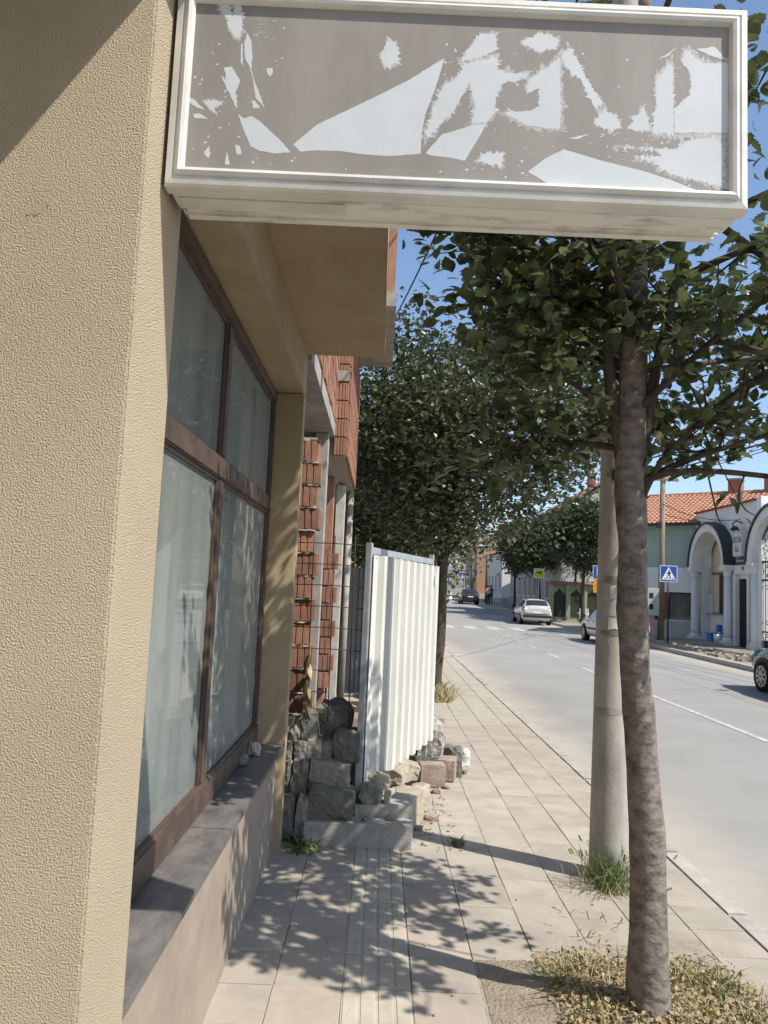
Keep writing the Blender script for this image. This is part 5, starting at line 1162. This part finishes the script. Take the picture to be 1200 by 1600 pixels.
# ------------------------------------------------------------------ cars
def car(name, label, x, y, z, rz, st, paint, length_scale=1., rails=False):
    t = thing(name, label, 'car', (x, y, z), 'cars parked along the far kerb', rz)
    def sect(s):
        yy, zb, w, belt, roof, wr = s
        half = [(0, zb - .02), (w * .86, zb), (w * .97, zb + .10), (w, zb + .24), (w * 1.005, belt - .16), (w * .965, belt), (wr + (w * .965 - wr) * .25, roof - (roof - belt) * .30), (wr, roof - .05), (wr * .8, roof - .012), (wr * .4, roof + .004), (0, roof + .008)]
        pts = [Vector((a, yy, b)) for a, b in half] + [Vector((-a, yy, b)) for a, b in half[-2:0:-1]]
        return pts
    S_ = [sect(s) for s in st]; n = len(S_[0]); mb = MB(); mb.v = [tuple(p) for s in S_ for p in s]
    for i in range(len(S_) - 1):
        for k in range(n): mb.f.append((i * n + k, i * n + (k + 1) % n, (i + 1) * n + (k + 1) % n, (i + 1) * n + k))
    mb.f.append(tuple(range(n))); mb.f.append(tuple((len(S_) - 1) * n + k for k in range(n))); mb.mi = [0] * len(mb.f)
    body = part('body', mb, paint, t, local=True, smooth=True)
    def panel(nm, cells, shrink, off, mt, par=t):
        """glass laid on the body surface: cells = list of (station, k) faces merged"""
        for grp in cells:
            P = []
            i0, i1, k0, k1 = grp
            A = [S_[i0][k] for k in range(k0, k1 + 1)]; Bq = [S_[i1][k] for k in range(k0, k1 + 1)]; rows = []
            for f in (0, .5, 1):
                g = shrink + (1 - 2 * shrink) * f; src = [S_[i][k0:k1 + 1] for i in range(i0, i1 + 1)]
                tt = g * (i1 - i0); ii = min(int(tt), i1 - i0 - 1); fr = tt - ii
                row = [src[ii][k].lerp(src[ii + 1][k], fr) for k in range(k1 - k0 + 1)]
                m_ = len(row) - 1; a = row[0].lerp(row[1], shrink * 1.2 * m_ if m_ == 1 else .15); b = row[-1].lerp(row[-2], shrink * 1.2 if m_ == 1 else .15)
                rows.append([a] + row[1:-1] + [b])
            nrm = (rows[2][0] - rows[0][0]).cross(rows[0][-1] - rows[0][0]).normalized(); c = sum((p for r in rows for p in r), Vector()) / (3 * len(rows[0]))
            if nrm.dot(c - Vector((0, c.y * .3, .7))) < 0: nrm = -nrm
            w_ = len(rows[0]); g2 = MB(); g2.add([p + nrm * off for r in rows for p in r], [(r * w_ + k, r * w_ + k + 1, (r + 1) * w_ + k + 1, (r + 1) * w_ + k) for r in range(2) for k in range(w_ - 1)])
            part(nm, g2, mt, par, local=True, smooth=True, fix=False)
    cab = [i for i, s in enumerate(st) if s[4] - s[3] > .38]; a, b = cab[0], cab[-1]; mid = (a + b) // 2
    for lo_, hi_ in ((5, 7), (n - 7, n - 5)):
        panel('side_window', [(a, mid, lo_, hi_), (mid, b, lo_, hi_), (b, b + 1, lo_, hi_)], .05, .010, dark_glass)
    panel('windscreen', [(b, b + 2, 8, n - 8)], .06, .014, dark_glass)
    panel('rear_window', [(a - 1, a, 7, n - 7)], .08, .014, dark_glass)
    L0, L1 = st[0][0], st[-1][0]; W = max(s[2] for s in st)
    for yy in (L0 + .80, L1 - .85):
        for s in (-1, 1):
            wx = s * (W - .10)
            ar = part('wheel_arch', MB().lathe([(.365, -.02), (.365, .0)], (s * (W - .002) + (.006 if s > 0 else .014), yy, .33), 24, 'x'), plastic_m, t, local=True)
            wh = part('wheel', MB().lathe([(.22, -.10), (.30, -.11), (.315, -.07), (.315, .07), (.30, .11), (.22, .10)], (wx + s * .02, yy, .315), 26, 'x'), tyre_m, t, local=True, smooth=True)
            rim = MB(); fx = wx + s * .122
            rim.lathe([(.215, -.012), (.215, .006), (.19, .008)] if s > 0 else [(.215, .012), (.215, -.006), (.19, -.008)], (fx, yy, .315), 24, 'x')
            for k in range(9):
                an = k * 2 * math.pi / 9; d = Vector((0, math.cos(an), math.sin(an))); c = Vector((fx + s * .010, yy, .315)); rim.obox(c + d * .11, d * .09, Vector((.006, 0, 0)), Vector((1, 0, 0)).cross(d) * .017)
            part('rim', rim, rim_m, wh, local=True)
            part('hub_gap', MB().lathe([(.185, 0), (.185, s * .0015)], (fx + s * .0085, yy, .315), 24, 'x'), plastic_m, wh, local=True)
    for s in (-1, 1):
        part('tail_light', MB().box(min(s * (W - .20), s * (W - .03)), max(s * (W - .20), s * (W - .03)), L0 - .012 + .06, L0 + .14, .74, 1.02), red_lamp, t, local=True, bevel=.02)
        part('headlight', MB().box(min(s * (W - .32), s * (W - .07)), max(s * (W - .32), s * (W - .07)), L1 - .22, L1 - .055, .58, .72), mat('lamp_glass', (.6, .62, .64), (.5, .52, .54), rough=.1, spec=.7), t, local=True, bevel=.02)
        part('mirror', MB().box(min(s * (W + .01), s * (W + .18)), max(s * (W + .01), s * (W + .18)), st[b + 1][0] - .10, st[b + 1][0] + .06, .93, 1.06), plastic_m if paint is not navy_p else navy_p, t, local=True, bevel=.02)
        part('side_trim', MB().box(min(s * (W - .01), s * (W + .016)), max(s * (W - .01), s * (W + .016)), L0 + 1.25, L1 - 1.3, .50, .57), plastic_m, t, local=True)
        for yy in (L0 + 1.55, L0 + 2.35): part('door_handle', MB().box(min(s * (W - .01), s * (W + .022)), max(s * (W - .01), s * (W + .022)), yy, yy + .17, .80, .835), plastic_m, t, local=True)
    part('rear_bumper', MB().box(-W + .06, W - .06, L0 - .035, L0 + .10, .42, .56), plastic_m, t, local=True, bevel=.02)
    part('number_plate', MB().box(-.26, .26, L0 - .015, L0 + .02, .66, .77), sign_white, t, local=True)
    if rails:
        for s in (-1, 1): part('roof_rail', MB().tube([(s * .50, st[a][0] + .1, st[a][4] + .01), (s * .50, st[a][0] + .2, st[a][4] + .05), (s * .50, st[b][0] - .1, st[b][4] + .05), (s * .5, st[b][0], st[b][4] + .01)], .016, 6), plastic_m, t, local=True)
    return t
hatch = [(-1.95, .42, .66, .72, .80, .55), (-1.90, .34, .78, .90, .98, .62), (-1.80, .28, .82, .93, 1.06, .62), (-1.45, .24, .84, .94, 1.40, .56), (-.75, .22, .85, .93, 1.46, .56), (.0, .22, .85, .92, 1.45, .56), (.45, .22, .85, .91, 1.30, .57), (.85, .22, .84, .90, 1.08, .62), (1.15, .22, .84, .88, .94, .66), (1.6, .26, .80, .80, .84, .60), (1.85, .32, .70, .68, .72, .52), (1.93, .42, .6, .58, .60, .48)]
wagon = [(-2.2, .42, .68, .74, .84, .58), (-2.15, .34, .80, .92, 1.0, .66), (-2.08, .28, .84, .95, 1.08, .66), (-1.85, .24, .86, .95, 1.42, .60), (-.9, .22, .87, .94, 1.47, .58), (.05, .22, .87, .92, 1.45, .57), (.5, .22, .87, .91, 1.30, .58), (.95, .22, .86, .90, 1.05, .62), (1.2, .22, .85, .88, .93, .66), (1.75, .26, .82, .80, .84, .60), (2.05, .32, .72, .68, .72, .52), (2.14, .42, .62, .58, .60, .48)]
car('parked_car', 'white hatchback half hidden behind the concrete pole and the trunk', 9.25, 30.4, RZ, 0, hatch, white_p)
car('parked_car', 'silver estate car seen from behind before the pale terrace', 9.15, 46.2, RZ + gz(46), -.035, wagon, silver_p, rails=True)
car('parked_car', 'charcoal hatchback far down the street with a pale number plate', 8.75, 75., RZ + gz(75), -.02, hatch, black_p)
car('parked_car', 'dark navy car cut off by the right edge of the picture', 8.75, 14.55, RZ, 0, wagon, navy_p)

# ------------------------------------------------------------------ two people on the far pavement
def person(label, x, y, z, rz, top, legs, bend=0.):
    t = thing('person', label, 'person', (x, y, z), 'people on the far pavement', rz)
    V = []; E = []; Rr = []
    def v(p, r, link_=None):
        V.append(p); Rr.append(r)
        if link_ is not None: E.append((link_, len(V) - 1))
        return len(V) - 1
    pel = v((0, 0, .95), .15); wa = v((0, -.01, 1.10), .135, pel); ch = v((0, -.02 + bend * .1, 1.32), .155, wa); sh_ = v((0, bend * .18, 1.43), .11, ch); nk = v((0, bend * .2, 1.51), .055, sh_)
    hd = v((0, bend * .24 + .01, 1.60), .085, nk); v((0, bend * .26 + .015, 1.70), .072, hd)
    for s in (-1, 1):
        hp = v((s * .09, 0, .90), .105, pel); kn = v((s * .10, .03 * s + .02, .50), .065, hp); an = v((s * .10, .02 * s - .03, .09), .045, kn); v((s * .11, .02 * s + .13, .045), .038, an)
        so_ = v((s * .18, bend * .15, 1.41), .062, sh_); el = v((s * .24, -.02 + bend * .2, 1.14), .047, so_); wr_ = v((s * .21, .12 + bend * .2, .93), .032, el); pa = v((s * .205, .15 + bend * .2, .87), .030, wr_)
        for k, (dx, L) in enumerate(((-.028, .075), (-.01, .085), (.01, .08), (.028, .065))):
            f1 = v((s * (.205) + dx, .165 + bend * .2, .87 - L * .6), .010, pa); v((s * .205 + dx, .175 + bend * .2, .87 - L), .0085, f1)
        th = v((s * .17, .185 + bend * .2, .85), .011, pa); v((s * .165, .20 + bend * .2, .81), .009, th)
    me = bpy.data.meshes.new('body'); me.from_pydata(V, E, []); o = bpy.data.objects.new('body', me); COL.objects.link(o); o.parent = t; FR[o.name] = FR[t.name]
    sk = o.modifiers.new('skin', 'SKIN'); sk.use_smooth_shade = True; o.modifiers.new('sub', 'SUBSURF').render_levels = 2; o.modifiers['sub'].levels = 2
    if not me.skin_vertices: me.attributes.new('dummy', 'FLOAT', 'POINT')
    bpy.context.view_layer.objects.active = o
    for k, sv in enumerate(me.skin_vertices[0].data): sv.radius = (Rr[k], Rr[k] * (.75 if k in (0, 1, 2, 3) else 1)); sv.use_root = (k == 0)
    bpy.context.view_layer.update(); dg = bpy.context.evaluated_depsgraph_get(); m2 = bpy.data.meshes.new_from_object(o.evaluated_get(dg)); o.modifiers.clear(); o.data = m2
    m2.materials.clear()
    for q_ in (skin_m, top, legs): m2.materials.append(q_)
    for p in m2.polygons:
        c = p.center; arm = abs(c.x) > .165 and c.z < 1.35
        p.material_index = 2 if c.z < .98 and not (arm and c.z > .75) else (0 if c.z > 1.49 or (arm and c.z < 1.15) else 1)
        p.use_smooth = True
    hy = bend * .25 + .01
    part('hair', MB().lathe([(.07, -.06), (.098, -.01), (.10, .05), (.075, .10), (.02, .122)], (0, hy - .018, 1.66), 14), hair_m, t, local=True, smooth=True)
    fc = part('face', MB().obox((0, hy + .092, 1.625), (.012, 0, 0), (0, .016, 0), (0, 0, .022)).obox((-.032, hy + .082, 1.655), (.012, 0, 0), (0, .004, 0), (0, 0, .006)).obox((.032, hy + .082, 1.655), (.012, 0, 0), (0, .004, 0), (0, 0, .006)).obox((0, hy + .085, 1.575), (.022, 0, 0), (0, .004, 0), (0, 0, .006)), hair_m, t, local=True)
    for s in (-1, 1):
        part('ear', MB().obox((s * .088, hy, 1.63), (.008, 0, 0), (0, .018, 0), (0, 0, .03)), skin_m, t, local=True, bevel=.006)
        part('shoe', MB().box(s * .11 - .045, s * .11 + .045, -.06 + .02 * s, .20 + .02 * s, 0, .075), plastic_m, t, local=True, bevel=.03)
    return t
person('person in a pale pink top and dark trousers walking on the far pavement', 10.15, 71.5, .05 + gz(71.5), .3, top_pink, cloth_dark, .25)
person('person in dark clothes just behind the one in the pale pink top', 10.55, 72.6, .05 + gz(72.6), -.2, cloth_dark, cloth_dark, 0.)
print('triangles approx', sum(len(o.data.polygons) * 2 for o in bpy.data.objects if o.type == 'MESH' and o.data), 'objects', len(bpy.data.objects), 'leaves', len(leaves), 'tiles', ntile)
